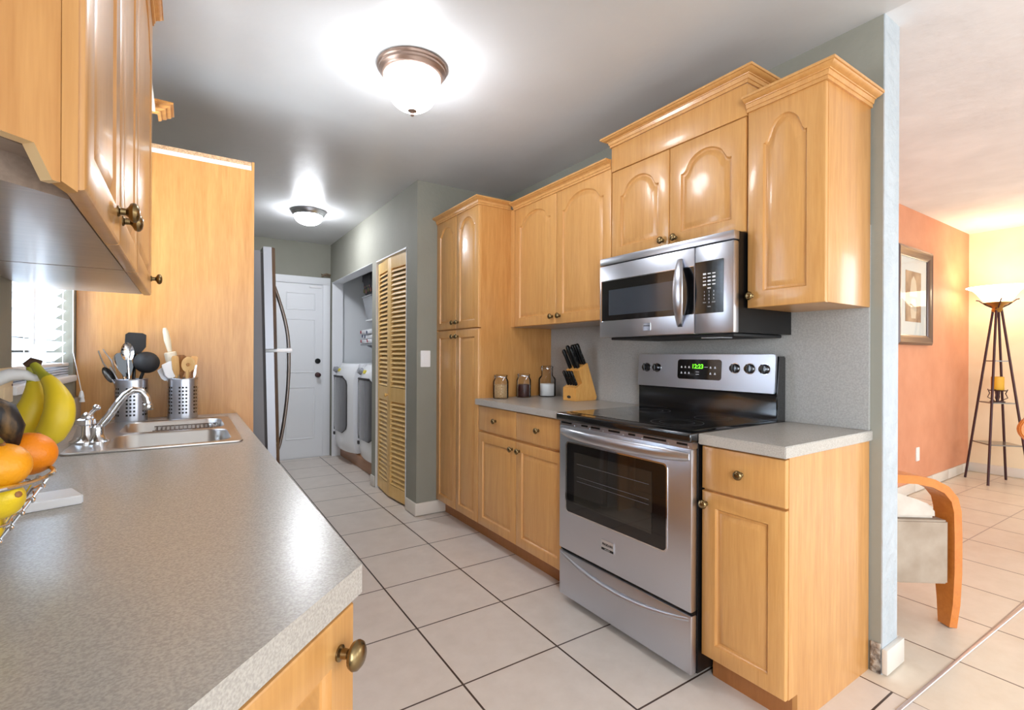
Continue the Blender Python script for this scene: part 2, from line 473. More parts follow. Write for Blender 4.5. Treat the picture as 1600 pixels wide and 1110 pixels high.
def cab_door(name, P, W, H, m, parent, t=0.02, rise=0.0, marg=0.055, flat=False):
    """raised-panel cabinet door or plain drawer front; P maps (u along width, v up, w outward)"""
    b = MB()
    rect = lambda i, w: [P(i, i, w), P(W - i, i, w), P(W - i, H - i, w), P(i, H - i, w)]
    r = b.loops([rect(0, 0), rect(0, t - .005), rect(.0015, t - .0018), rect(.005, t)], cap0=True)
    if flat:
        b.face(r[-1])
        return b.build(name, m, parent, 35)
    L = [[P(u, v, w) for u, v in panel_loop(W, H, marg + i, rise)] for i, w in
         ((0, t), (.002, t - .006), (.006, t - .0095), (.012, t - .0095), (.015, t - .0075), (.030, t - .0018), (.034, t - .001))]
    q = b.loops(L)
    b.face(q[-1])
    es = []
    for ring in (r[-1], q[0]):
        for i in range(len(ring)):
            e = b.bm.edges.get((ring[i], ring[(i + 1) % len(ring)]))
            es.append(e)
    bmesh.ops.triangle_fill(b.bm, use_beauty=True, use_dissolve=False, edges=es)
    return b.build(name, m, parent, 35)


def knob(P, u, v, t, parent, s=1.0):
    prof = [(.009, t - .001), (.009, t + .002), (.006, t + .004), (.0055, t + .011), (.0085, t + .014), (.0145, t + .017), (.0165, t + .021), (.0155, t + .025), (.011, t + .0285), (.004, t + .030)]
    b = MB(); b.lathe([(r * s, t + (w - t) * s) for r, w in prof], P, 20, (u, v))
    return b.build('knob', M['brass'], parent)


CROWN = [(0, 0), (.006, 0), (.006, .012), (.0095, .0125), (.0125, .026), (.0165, .0265), (.0175, .029), (.026, .031), (.034, .0355), (.0365, .038), (.041, .0385), (.041, .047), (0, .047)]


def crown(path, z, parent, side=1, scale=1.0):
    b = MB(); b.sweep([(o * scale, z + zz * scale) for o, zz in CROWN], path, side)
    return b.build('crown_moulding', M['maple'], parent, 20)

# ================================================================ THE ROOM
CZ = 2.487
XL, XR, XE = -0.385, 2.18, 6.84          # left wall, right kitchen wall, far living wall
YB, YF = -3.5, 6.03                       # wall behind the camera, wall with the white door
YT = 1.64                                 # terracotta wall
YP = 3.401                                # wall closing the right run of cabinets
XH = 1.411                                # hall wall with the closets

b = MB(); b.use(M['tile_k']); b.box(XL - .15, 2.097, YB - .15, YF + .15, -.1, 0)
b.use(M['tile_l']); b.box(2.097, XE + .15, YB - .15, YF + .15, -.1, 0)
structure('floor', b, smooth=0)
b = MB(); b.box(XL - .15, XR, YB - .15, YF + .15, CZ, CZ + .1); structure('ceiling', b, M['ceil'], 0)
b = MB(); b.box(XR, XE + .15, YB - .15, YT + .15, CZ, CZ + .1); structure('ceiling_living', b, M['ceil_white'], 0)

# left wall with the kitchen window opening
WY0, WY1, WZ0, WZ1 = 1.80, 2.63, 1.105, 2.10
b = MB()
b.box(XL - .14, XL, YB - .15, -2.9, 0, CZ); b.box(XL - .14, XL, -.6, WY0, 0, CZ)
b.box(XL - .14, XL, -2.9, -.6, 0, .55); b.box(XL - .14, XL, -2.9, -.6, 2.15, CZ); b.box(XL - .14, XL, WY1, YF + .15, 0, CZ)
b.box(XL - .14, XL, WY0, WY1, 0, WZ0); b.box(XL - .14, XL, WY0, WY1, WZ1, CZ)
structure('wall_left', b, M['wall'], 0)
b = MB(); b.box(XL - .14, XH + .13, YF, YF + .15, 0, CZ); structure('wall_far', b, M['wall'], 0)
# right kitchen wall; its free end is the pale strip beside the living room
b = MB(); b.use(M['wall']); b.box(XR, XR + .06, .767, YF + .15, 0, CZ)
b.use(M['wall_end']); b.box(XR, 2.318, .763, .767, 0, CZ); b.box(XR + .06, 2.318, .767, YT, 0, CZ)
structure('wall_right', b, None, 0)
b = MB(); b.box(XH, XR, YP, YP + .10, 0, CZ); structure('wall_pantry', b, M['wall'], 0)
# hall wall with bifold and laundry openings
BY0, BY1, BZ = 3.61, 4.335, 2.03
LY0, LY1, LZ = 4.455, 5.955, 2.035
b = MB()
b.box(XH, XH + .12, YP + .10, BY0, 0, CZ); b.box(XH, XH + .12, BY0, BY1, BZ, CZ)
b.box(XH, XH + .12, BY1, LY0, 0, CZ); b.box(XH, XH + .12, LY0, LY1, LZ, CZ); b.box(XH, XH + .12, LY1, YF, 0, CZ)
structure('wall_hall', b, M['wall'], 0)
b = MB()
b.box(XH + .12, XR, LY1 + .06, YF + .15, 0, CZ); b.box(XH + .12, XR, 4.36, 4.40, 0, CZ); b.box(XR - .02, XR, 4.40, LY1 + .06, 0, CZ)
structure('wall_laundry', b, M['closet'], 0)
b = MB(); b.box(XH + .002, XH + .125, LY1 - .006, LY1, 0, LZ); b.box(XH - .004, XH + .122, LY0, LY1, LZ - .004, LZ + .0)
structure('trim_1', b, M['white'], 0)
# living room walls
b = MB(); b.box(2.318, XE + .15, YT, YT + .12, 0, CZ); structure('wall_living', b, M['terracotta'], 0)
EY0, EY1, EZ0, EZ1 = -2.4, -.6, .5, 2.05
b = MB(); b.box(XE, XE + .12, YB - .15, EY0, 0, CZ); b.box(XE, XE + .12, EY1, YT, 0, CZ)
b.box(XE, XE + .12, EY0, EY1, 0, EZ0); b.box(XE, XE + .12, EY0, EY1, EZ1, CZ)
structure('wall_east', b, M['cream'], 0)
# wall behind the camera: assumed sliding glass door and window, out of view
b = MB()
b.box(XL, -.2, YB - .12, YB, 0, CZ); b.box(2.8, 3.6, YB - .12, YB, 0, CZ); b.box(6.0, XE, YB - .12, YB, 0, CZ)
b.box(-.2, 2.8, YB - .12, YB, 2.3, CZ); b.box(3.6, 6.0, YB - .12, YB, 2.15, CZ); b.box(3.6, 6.0, YB - .12, YB, 0, .5)
structure('wall_back', b, M['cream'], 0)
b = MB()
for x in (-.2, 1.27, 2.74): b.box(x, x + .06, YB - .09, YB - .05, 0, 2.3)
b.box(-.2, 2.8, YB - .09, YB - .05, 2.24, 2.3)
structure('door_2', b, M['white'], 0)
b = MB()
for x in (3.6, 4.77, 5.94): b.box(x, x + .06, YB - .09, YB - .05, .5, 2.15)
b.box(3.6, 6, YB - .09, YB - .05, 2.09, 2.15); b.box(3.6, 6, YB - .09, YB - .05, .5, .56)
structure('window_2', b, M['white'], 0)
b = MB()
for y in (EY0, (EY0 + EY1) / 2 - .03, EY1 - .06): b.box(XE + .02, XE + .06, y, y + .06, EZ0, EZ1)
b.box(XE + .02, XE + .06, EY0, EY1, EZ0, EZ0 + .06); b.box(XE + .02, XE + .06, EY0, EY1, EZ1 - .06, EZ1)
structure('window_3', b, M['white'], 0)

b = MB()
for y in (-2.9, -1.78, -.66): b.box(XL - .09, XL - .05, y, y + .06, .55, 2.15)
b.box(XL - .09, XL - .05, -2.9, -.6, .55, .61); b.box(XL - .09, XL - .05, -2.9, -.6, 2.09, 2.15)
structure('window_added', b, M['white'], 0)  # frame of the added, unseen opening that lets daylight onto the cabinets
# kitchen window: frame, mullion, pane
b = MB(); fx0, fx1 = XL - .12, XL - .08
b.box(fx0, fx1, WY0, WY0 + .04, WZ0, WZ1); b.box(fx0, fx1, WY1 - .04, WY1, WZ0, WZ1)
b.box(fx0, fx1, WY0, WY1, WZ0, WZ0 + .04); b.box(fx0, fx1, WY0, WY1, WZ1 - .04, WZ1)
b.box(fx0, fx1, WY0, WY1, 1.58, 1.62)
w1 = structure('window_1', b, M['white'], 0)
b = MB(); b.box(XL - .104, XL - .100, WY0 + .04, WY1 - .04, WZ0 + .04, WZ1 - .04); b.build('pane', M['glass'], w1, 0)
b = MB(); b.box(XL - .08, XL + .012, WY0 - .005, WY1 + .005, WZ0 - .022, WZ0 + .002, .004); b.build('sill', M['white'], w1)

# tile baseboards
def base(name, segs):
    b = MB()
    for x0, x1, y0, y1 in segs:
        b.use(M['tile_base']); b.box(x0, x1, y0, y1, .006, .098, .002)
    return structure(name, b)
base('baseboard_pantry', [(XH - .012, 1.66, YP - .012, YP), (XH - .012, XH, YP, BY0 - .02)])
base('baseboard_hall', [(XH - .012, XH, BY1 + .02, LY0)])
base('baseboard_living', [(2.33 + k * .43, 2.33 + k * .43 + .425, YT - .012, YT) for k in range(10)] + [(6.63, XE, YT - .012, YT)])
base('baseboard_east', [(XE - .012, XE, YT - .012 - (k + 1) * .43 + .005, YT - .012 - k * .43) for k in range(9)])
base('baseboard_end', [(2.176, 2.338, .745, .763), (2.318, 2.338, .763, 1.6)])
b = MB(); pts = [(XR - .010 + .004 * math.sin(i * 2.1), .766 + .028 * i / 3) for i in range(4)]
b.box(XR - .008, XR + .004, .7665, .80, .0, .115, .003); structure('trim_2', b, M['rubble'])
b = MB(); b.tube([(2.00, .655, .002), (2.6, .632, .002), (3.2, .606, .002), (4.6, .545, .002)], .0065, 8, flat=.5, up=(0, 0, 1))
structure('trim_3', b, M['trimstrip'])

# ---------------------------------------------------------------- white six-panel entry door in the far wall
D0, D1 = .43, 1.318
b = MB(); b.box(D0, D1, YF - .035, YF - .002, .012, 2.0)
d1 = structure('door_1', b, M['white'])
for (x0, x1) in ((.50, .83), (.92, 1.235)):
    for z0, z1 in ((.22, .82), (.98, 1.60), (1.70, 1.90)):
        Pd = plane((x0, YF - .035, z0), (1, 0, 0), (0, 0, 1), (0, -1, 0)); w, h = x1 - x0, z1 - z0
        b = MB(); R = lambda i, q: [Pd(i, i, q), Pd(w - i, i, q), Pd(w - i, h - i, q), Pd(i, h - i, q)]
        r = b.loops([R(0, 0), R(.006, .006), (R(.016, .0005)), R(.040, .005), R(.05, .005)]); b.face(r[-1])
        b.build('panel', M['white'], d1, 30)
Pd = plane((1.262, YF - .035, .955), (1, 0, 0), (0, 0, 1), (0, -1, 0))
b = MB(); b.lathe([(.03, 0), (.03, .006), (.012, .012), (.012, .035), (.022, .042), (.027, .055), (.024, .068), (.008, .074)], Pd, 20); b.build('knob', M['lamp_metal'], d1)
b = MB(); b.lathe([(.031, 0), (.031, .010), (.024, .018), (.004, .020)], Pd, 20, (0, .16)); b.build('deadbolt', M['black'], d1)
b = MB(); b.box(1.17, 1.30, YF - .05, YF - .03, 1.962, 1.985, .004); b.build('closer', M['white_plastic'], d1)
b = MB()
b.box(D1 + .004, D1 + .088, YF - .02, YF, 0, 2.085, .004); b.box(D0 - .09, D0 - .004, YF - .02, YF, 0, 2.085, .004)
b.box(D0 - .09, D1 + .088, YF - .024, YF, 2.006, 2.09, .004); b.box(D0 - .01, D1 + .01, YF - .03, YF, 0, .010)
structure('trim_4', b, M['white'])
b = MB(); b.tube([(1.405, YF - .012, 2.13), (1.36, YF - .03, 2.137), (1.33, YF - .03, 2.125), (1.308, YF - .02, 2.10)], .011, 8)
b.tube([(1.40, YF - .014, 2.11), (1.34, YF - .03, 2.115), (1.30, YF - .02, 2.135)], .006, 8)
single('door_cable', b, M['cable'], 'short tan cable poking from the corner above the white entry door', 'cable')

# ================================================================ RIGHT RUN OF CABINETS
XD, XC = 1.569, 1.589                     # base door faces / carcass fronts
def Pr(y, z, x=XC): return plane((x, y, z), (0, -1, 0), (0, 0, 1), (-1, 0, 0))


def doors(parent, x, specs, rise=0.0, flat=False, marg=.055):
    """specs: (y_left, y_right, z0, z1, knob_side or None, knob_from_bottom?)"""
    for yl, yr, z0, z1, ks, kz, rs, fl in specs:
        P = Pr(yl - .0015, z0, x); w = yl - yr - .003
        d = cab_door('drawer' if fl else 'door', P, w, z1 - z0, M['maple'], parent, rise=rs, flat=fl, marg=marg)
        if ks is not None: knob(P, ks if ks >= 0 else w + ks, kz if kz >= 0 else z1 - z0 + kz, .02, d)


# tall pantry
pan = thing('pantry_cabinet', 'tall maple pantry cabinet with four doors beside the grey wall', 'cabinet', (1.87, 3.08, 0))
b = MB(); b.box(XC, XR - .003, 2.765, YP - .004, .105, 2.18); b.build('body', M['maple_panel'], pan, 0)
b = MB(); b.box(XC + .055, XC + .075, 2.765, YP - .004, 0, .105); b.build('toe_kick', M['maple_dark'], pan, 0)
b = MB(); b.box(XD + .002, XC, 3.397, 3.4005, .105, 2.18); b.build('filler', M['maple'], pan, 0)
ym = 3.082
doors(pan, XC, [(3.398, ym, .107, 1.368, -.032, -.045, 0, False), (ym, 2.765, .107, 1.368, .032, -.045, 0, False),
                (3.398, ym, 1.377, 2.178, -.032, .045, .060, False), (ym, 2.765, 1.377, 2.178, .032, .045, .060, False)], marg=.05)
crown([(XD, YP - .004), (XD, 2.765), (1.814, 2.765)], 2.172, pan, 1, 1.0)

# base cabinet left of the range
bc = thing('base_cabinet', 'maple base cabinet with two drawers and two doors between pantry and range', 'cabinet', (1.87, 2.33, 0))
b = MB(); b.box(XC, XR - .003, 1.886, 2.763, .105, .875); b.build('body', M['maple'], bc, 0)
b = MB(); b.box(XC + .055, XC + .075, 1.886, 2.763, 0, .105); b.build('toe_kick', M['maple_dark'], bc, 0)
ym = 2.325
doors(bc, XC, [(2.762, ym, .107, .700, -.035, -.05, 0, False), (ym, 1.888, .107, .700, .035, -.05, 0, False),
               (2.762, ym, .713, .868, .215, .078, 0, True), (ym, 1.888, .713, .868, .215, .078, 0, True)])
# base cabinet right of the range
bc2 = thing('base_cabinet', 'narrow one-drawer one-door maple base cabinet at the end by the living room', 'cabinet', (1.87, .96, 0))
b = MB(); b.prism([(XC + .055, 0), (XR - .005, 0), (XR - .005, .875), (XC, .875), (XC, .105), (XC + .055, .105)], .806, .822, lambda u, v, w: Vector((u, w, v)))
b.build('side_panel', M['maple_panel'], bc2, 0)
b = MB(); b.box(XC, XR - .005, .822, 1.110, .105, .875); b.build('body', M['maple'], bc2, 0)
b = MB(); b.box(XC + .055, XC + .075, .822, 1.110, 0, .105); b.build('toe_kick', M['maple_dark'], bc2, 0)
doors(bc2, XC, [(1.110, .806, .107, .706, .018, -.045, 0, False), (1.110, .806, .714, .868, .152, .078, 0, True)])


def counter(name, label, poly, hole=None):
    b = MB(); b.prism(poly, .876, .914, P_world, .0025)
    return single(name, b, M['counter'], label, 'countertop')


counter('countertop', 'short grey laminate countertop holding the jars and knife block', [(1.546, 1.885), (XR, 1.885), (XR, 2.763), (1.546, 2.763)])
counter('countertop', 'small bare grey laminate countertop right of the range', [(1.546, .796), (XR, .796), (XR, 1.108), (1.546, 1.108)])
b = MB(); b.box(XR - .016, XR - .001, .805, 2.762, .9145, 1.70)
single('backsplash', b, M['splash'], 'flat grey laminate sheet lining the wall behind the range', 'backsplash', smooth=0)

# wall cabinets
XU, XUC = 1.816, 1.836
u1 = thing('wall_cabinet', 'two-door maple wall cabinet with arched panels left of the microwave', 'cabinet', (2.0, 2.25, 1.38))
b = MB(); b.box(XUC, XR - .002, 1.822, 2.763, 1.384, 2.172); b.build('body', M['maple'], u1, 0)
b = MB(); b.box(XUC + .02, XR - .002, 1.84, 2.763, 1.381, 1.384); b.build('underside', M['underside'], u1, 0)
ym = 2.273
doors(u1, XUC, [(2.715, ym, 1.383, 2.168, -.034, .045, .075, False), (ym, 1.822, 1.383, 2.168, .034, .045, .075, False)])
b = MB(); b.box(XU + .002, XUC, 2.717, 2.763, 1.383, 2.168); b.build('filler', M['maple'], u1, 0)
crown([(XU, 2.763 - .040), (XU, 1.822)], 2.158, u1, 1, 1.0)

u2 = thing('wall_cabinet', 'short two-door maple cabinet above the microwave with a tall frieze board', 'cabinet', (2.0, 1.455, 1.68))
b = MB(); b.box(XUC, XR - .002, 1.092, 1.820, 1.682, 2.135); b.build('body', M['maple'], u2, 0)
b = MB(); b.box(XU - .001, XR - .002, 1.088, 1.820, 2.137, 2.262, .002); b.build('frieze_board', M['maple'], u2)
ym = 1.457
doors(u2, XUC, [(1.820, ym, 1.684, 2.134, -.034, .04, .075, False), (ym, 1.092, 1.684, 2.134, .034, .04, .075, False)], marg=.06)
crown([(XR - .01, 1.820), (XU - .001, 1.820), (XU - .001, 1.088), (XR - .01, 1.088)], 2.262, u2, 1, 1.05)

u3 = thing('wall_cabinet', 'narrow one-door maple wall cabinet at the end beside the pale wall edge', 'cabinet', (2.0, .95, 1.38))
b = MB(); b.box(XUC, XR - .012, .818, 1.086, 1.384, 2.15); b.build('body', M['maple'], u3, 0)
b = MB(); b.box(XUC - .004, XR - .012, .803, .818, 1.384, 2.15, .001); b.build('side_panel', M['maple_panel'], u3)
doors(u3, XUC, [(1.087, .803, 1.383, 2.15, .018, .045, .085, False)], marg=.062)
crown([(XU, 1.086), (XU, .803), (XR - .012, .803)], 2.142, u3, 1, 1.08)

# ================================================================ RANGE
RY0, RY1 = 1.114, 1.872
XO = 1.520                                # oven door face
rg = thing('range', 'stainless electric range with black glass top between the maple cabinets', 'stove', (1.83, 1.493, 0))
b = MB(); b.box(1.556, 2.155, RY0, RY1, .035, .885); b.build('body', M['black'], rg, 0)
b = MB()
b.box(1.502, 2.12, RY0 - .006, RY1 + .006, .881, .918, .009, seg=3)
# burner rings printed on the glass
b.use(M['black_enamel']) if False else None
ck = b.build('cooktop', M['black_enamel'], rg)
b = MB(); b.box(1.565, 2.085, RY0 + .03, RY1 - .03, .917, .9195); b.build('glass_top', M['black_gloss'], ck, 0)
ring_mat = mat('burner_ring', (88, 88, 92), 0.4)
for cx, cy, r in ((1.70, 1.32, .105), (1.70, 1.32, .07), (1.70, 1.68, .085), (1.95, 1.32, .08), (1.95, 1.68, .10), (1.95, 1.68, .065)):
    n = 48; b = MB()
    b.loops([[(Vector((cx + q * math.cos(2 * PI * i / n), cy + q * math.sin(2 * PI * i / n), .9198))) for i in range(n)] for q in (r - .0012, r + .0012)])
    b.build('burner_ring', ring_mat, ck, 0)
# oven door
Po = Pr(RY1, 0, 1.556)
od = thing_d = MB(); od.box(XO, 1.556, RY0 + .002, RY1 - .002, .262, .858, .006); od = od.build('oven_door', M['steel'], rg)
b = MB()
for k, (a, c) in enumerate(((.02, .11), (.16, .215), (.24, .30), (.33, .42), (.47, .52), (.55, .65), (.69, .74))): b.box(XO + .002, XO + .008, RY1 - c, RY1 - a, .8595, .866)
b.box(XO + .004, 1.556, RY0 + .002, RY1 - .002, .857, .882)
b.build('vent_strip', M['steel'], od, 0)
for a, c in ((.015, .09), (.16, .20), (.225, .28), (.335, .40), (.45, .485), (.53, .64), (.69, .735)):
    b = MB(); b.box(XO + .0005, XO + .004, RY1 - c, RY1 - a, .867, .875); b.build('vent_slot', M['black'], od, 0)


def rrect(w, h, r, n=5):
    pts = []
    for cx, cy, a0 in ((w - r, r, -PI / 2), (w - r, h - r, 0), (r, h - r, PI / 2), (r, r, PI)):
        for k in range(n + 1): pts.append((cx + r * math.cos(a0 + PI / 2 * k / n), cy + r * math.sin(a0 + PI / 2 * k / n)))
    return pts


wy1, wy0, wz0, wz1 = 1.814, 1.226, .452, .780
Pw = plane((XO, wy1, wz0), (0, -1, 0), (0, 0, 1), (-1, 0, 0)); ww, wh = wy1 - wy0, wz1 - wz0
b = MB(); o1, o2 = rrect(ww + .012, wh + .012, .022), rrect(ww, wh, .017)
b.loops([[Pw(u - .006, v - .006, 0) for u, v in o1], [Pw(u - .006, v - .006, .003) for u, v in o1], [Pw(u, v, .003) for u, v in o2], [Pw(u, v, 0) for u, v in o2]])
b.build('window_bezel', M['chrome'], od)
b = MB(); b.prism(o2, -.002, .0015, Pw); win = b.build('window', M['black_gloss'], od, 0)
b = MB(); b.prism([(.055, .045), (ww - .07, .045), (ww - .07, wh - .04), (.055, wh - .04)], .0015, .0022, Pw); b.build('viewing_glass', M['oven_glass'], od, 0)
b = MB()
for v in (.155, .175, .235): b.prism([(.075, v), (ww - .085, v), (ww - .085, v + .002), (.075, v + .002)], .0022, .0025, Pw)
b.build('oven_rack', M['smoke'], od, 0)
# wide bowed handle at the top of the door
n = 17; ls = []
for k in range(n):
    t = k / (n - 1); y = RY1 - .012 - t * (RY1 - RY0 - .024)
    bow = .050 * (1 - abs(2 * t - 1) ** 3) + .004; drop = .0
    hh = .023 - .008 * abs(2 * t - 1) ** 6
    zc = .828
    ls.append([Vector((XO - bow + .010 * (1 - math.cos(a)) * .9 * (1 if math.cos(a) < 1 else 1), y, zc + hh * math.sin(a))) for a in [2 * PI * i / 12 for i in range(12)]])
b = MB(); b.loops(ls, cap0=True, cap1=True); b.build('handle', M['steel'], od, 60)
Pb = plane((XO, 1.535, .370), (0, -1, 0), (0, 0, 1), (-1, 0, 0))
b = MB(); b.prism([(-.036, -.022), (.036, -.022), (.036, .022), (-.036, .022)], 0, .004, Pb); bd = b.build('badge', M['chrome'], od, 0)
b = MB(); b.prism([(-.036, -.022), (.036, -.022), (.036, -.012), (-.036, -.012)], .004, .0045, Pb); b.build('badge_band', M['black'], od, 0)
text('FRIGIDAIRE', lambda u, v, w: Pb(u, v + .004, w + .004), .0125, M['print_dark'], od, bold=.0004)
text('GALLERY', lambda u, v, w: Pb(u, v - .017, w + .0046), .008, M['print'], od)
# bottom drawer with its bowed lip
dr = MB(); dr.box(XO + .002, 1.556, RY0 + .002, RY1 - .002, .036, .250, .006); dr = dr.build('drawer', M['steel'], rg)
ls = []
for k in range(25):
    t = k / 24; y = RY1 - .012 - t * (RY1 - RY0 - .024); q = 1 - abs(2 * t - 1) ** 2
    zc = .236 - .050 * q; bow = .004 + .016 * q
    ls.append([Vector((XO + .004 - bow * max(0, math.cos(a)), y, zc + .013 * math.sin(a) * (0.6 + .4 * q))) for a in [2 * PI * i / 10 for i in range(10)]])
b = MB(); b.loops(ls, cap0=True, cap1=True); b.build('handle', M['steel'], dr, 60)
b = MB(); b.box(XO + .012, 1.556, RY0 + .004, RY1 - .004, .250, .262); b.build('gap', M['black'], rg, 0)
for y in (RY1 - .06, RY0 + .06):
    b = MB(); b.lathe([(.022, 0), (.022, .012), (.012, .016), (.012, .04)], P_world, 14, (1.60, y)); b.build('foot', M['black'], rg)
# backguard
b = MB(); pr = [(2.085, .905), (2.155, .905), (2.155, 1.195), (2.10, 1.195), (2.092, 1.03), (2.085, 1.02)]
b.prism(pr, RY0 - .004, RY1 + .002, lambda u, v, w: Vector((u, w, v)), .004); bgd = b.build('backguard', M['black_enamel'], rg)
Pk = plane((2.086, RY1 + .002, 1.035), (0, -1, 0), (.055, 0, .998), (-.998, 0, .055))
kw, kh = RY1 - RY0 - .020 + .02, .168
b = MB(); b.prism(rrect(kw, kh, .008), -.002, .010, Pk, .003); b.prism([(.004, .0), (kw - .004, .0), (kw - .004, .02), (.004, .02)], .010, .0135, Pk, .001)
cp = b.build('control_panel', M['steel'], rg)
kn = [(.062, .098), (.132, .098), (.575, .104), (.645, .104), (.712, .104)]
for u, v in kn:
    b = MB(); b.lathe([(.0215, .010), (.0215, .014), (.019, .016), (.017, .032), (.0, .033)], Pk, 20, (u, v))
    b.box(u - .004, u + .004, v - .019, v + .019, .03, .040, .002, Pk); kb_ = b.build('knob', M['black_enamel'], rg)
    b = MB(); b.lathe([(.0245, .010), (.0245, .0115), (.022, .0115)], Pk, 24, (u, v), cap0=False, cap1=False); b.build('knob_ring', M['chrome'], kb_)
b = MB(); b.prism([(u + .262, v + .045) for u, v in rrect(.245, .098, .014)], .009, .0115, Pk); dsp = b.build('display', M['black_gloss'], rg, 0)
text('12:23', lambda u, v, w: Pk(u + .378, v + .108, w + .0118), .030, M['green_led'], dsp, bold=.0008)
for u in (.286, .308, .330, .450, .474):
    for v in (.105, .076):
        b = MB(); b.prism([(u - .005, v - .005), (u + .005, v - .005), (u + .0015, v + .005), (u - .003, v + .004)], .0115, .0119, Pk); b.build('button', M['print'], dsp, 0)
for u, v in ((.378, .082), (.378, .070), (.425, .106)):
    b = MB(); b.prism([(u - .009, v - .001), (u + .009, v - .001), (u + .009, v + .001), (u - .009, v + .001)], .0115, .0119, Pk); b.build('button', M['print'], dsp, 0)

# ================================================================ MICROWAVE
MX = 1.735; MY0, MY1, MZ0, MZ1 = 1.090, 1.818, 1.286, 1.680
mw = thing('microwave', 'over-the-range stainless microwave with curved handle hung under the short cabinet', 'microwave', (1.95, 1.45, 1.284))
b = MB(); b.box(MX + .035, XR - .018, MY0 + .002, MY1, MZ0 + .002, MZ1 - .001); b.build('body', M['black'], mw, 0)
b = MB(); b.box(MX + .05, XR - .04, MY0 + .03, MY1 - .03, MZ0 - .012, MZ0 + .001, .004); b.build('filter_tray', M['black_matte'], mw)
b = MB(); b.box(MX + .07, MX + .15, MY0 + .10, MY0 + .19, MZ0 - .016, MZ0 - .011); b.build('lamp_lens', M['frost'], mw, 0)
b = MB(); b.box(MX, MX + .038, MY0 + .0, MY1, 1.645, MZ1, .004); b.build('vent_grille', M['steel'], mw)
ys = 1.262
b = MB(); b.box(MX, MX + .036, ys + .0015, MY1, MZ0, 1.641, .004); mdoor = b.build('door', M['steel'], mw)
Pm = plane((MX, MY1 - .015, 1.367), (0, -1, 0), (0, 0, 1), (-1, 0, 0)); mwid, mh = MY1 - .015 - ys - .004, .195
b = MB(); b.prism(rrect(mwid, mh, .006), -.001, .0015, Pm); b.build('window', M['black_gloss'], mdoor, 0)
b = MB(); b.prism([(.05, .026), (mwid - .10, .026), (mwid - .10, mh - .045), (.05, mh - .045)], .0015, .0022, Pm); b.build('viewing_glass', M['mw_glass'], mdoor, 0)
b = MB(); b.tube([Pm(0, -.004, .001), Pm(0, mh + .004, .001)], .003, 6); b.tube([Pm(0, mh + .003, .001), Pm(mwid, mh + .003, .001)], .002, 6); b.build('bezel', M['chrome'], mdoor)
ls = []
for k in range(21):
    t = k / 20; z = 1.318 + t * .285; q = 1 - abs(2 * t - 1) ** 2.2
    hw = .012 + .013 * q
    c = Vector((MX - .006 - .042 * q, ys + .048 + .020 * (1 - q), z))
    ls.append([c + Vector((.007 * math.cos(a), hw * math.sin(a), 0)) for a in [2 * PI * i / 12 for i in range(12)]])
b = MB(); b.loops(ls, cap0=True, cap1=True); b.build('handle', M['steel'], mdoor, 60)
Pg = plane((MX, 1.48, 1.333), (0, -1, 0), (0, 0, 1), (-1, 0, 0))
b = MB(); b.prism([(-.021, -.017), (.021, -.017), (.021, .017), (-.021, .017)], 0, .0035, plane((MX, 1.512, 1.327), (0, -1, 0), (0, 0, 1), (-1, 0, 0))); b.build('badge', M['chrome'], mdoor, 0)
text('FRIGIDAIRE', plane((MX - .0036, 1.512, 1.331), (0, -1, 0), (0, 0, 1), (-1, 0, 0)), .007, M['print_dark'], mdoor)
b = MB(); b.box(MX, MX + .036, MY0, ys - .0005, MZ0, 1.641, .005); mpan = b.build('control_panel', M['steel'], mw)
Pc = plane((MX, ys - .002, 1.367), (0, -1, 0), (0, 0, 1), (-1, 0, 0)); cw = .128
b = MB(); b.prism(rrect(cw, .21, .003), -.001, .0015, Pc); b.build('keypad', M['black_gloss'], mpan, 0)
rows = ['123', '456', '789', ' 0 ']
for r_, rr in enumerate(rows):
    for c_, ch in enumerate(rr):
        if ch != ' ': text(ch, lambda u, v, w, c_=c_, r_=r_: Pc(u + .044 + c_ * .021, v + .086 - r_ * .0145, w + .0018), .0095, M['print'], mpan, 'key')
for i in range(5):
    for c_ in range(3):
        if i == 4 and c_ != 1: continue
        u, v = .044 + c_ * .021, .158 - i * .0145
        b = MB(); hh = .0022 if (i + c_) % 3 else .0035
        b.prism([(u - .007, v - hh), (u + .007, v - hh), (u + .007, v + hh), (u - .007, v + hh)], .0015, .0019, Pc)
        b.build('key', M['print'], mpan, 0)
for u, tx in ((.044, 'STOP'), (.086, 'START'), (.065, 'TIMER')):
    text(tx, lambda u_, v, w, u=u: Pc(u_ + u, v + (.043 if tx != 'TIMER' else .026), w + .0018), .0055, M['print'], mpan, 'key')

# ================================================================ LEFT RUN
CE = 0.197                                # counter front edge (aisle side)
CY1 = 0.66                                # where the 45 degree end begins
SY0, SY1, SX0, SX1 = 1.785, 2.500, -0.292, 0.152   # sink rim
YPAN = 2.68
wx = XL + .002
poly = [(CE, CY1), (CE, YPAN - .004), (wx, YPAN - .004), (wx, CY1 - (CE - wx))]
hole = [(SX0 + .02, SY0 + .02), (SX1 - .02, SY0 + .02), (SX1 - .02, SY1 - .02), (SX0 + .02, SY1 - .02)]
b = MB()
rings = {}
for z in (.876, .914):
    o_ = [b.v((x, y, z)) for x, y in poly]; h_ = [b.v((x, y, z)) for x, y in hole]
    es = [b.bm.edges.new((r[i], r[(i + 1) % 4])) for r in (o_, h_) for i in range(4)]
    bmesh.ops.triangle_fill(b.bm, use_beauty=True, edges=es)
    rings[z] = (o_, h_)
for k in (0, 1):
    A, B = rings[.876][k], rings[.914][k]
    for i in range(4): b.face([A[i], A[(i + 1) % 4], B[(i + 1) % 4], B[i]])
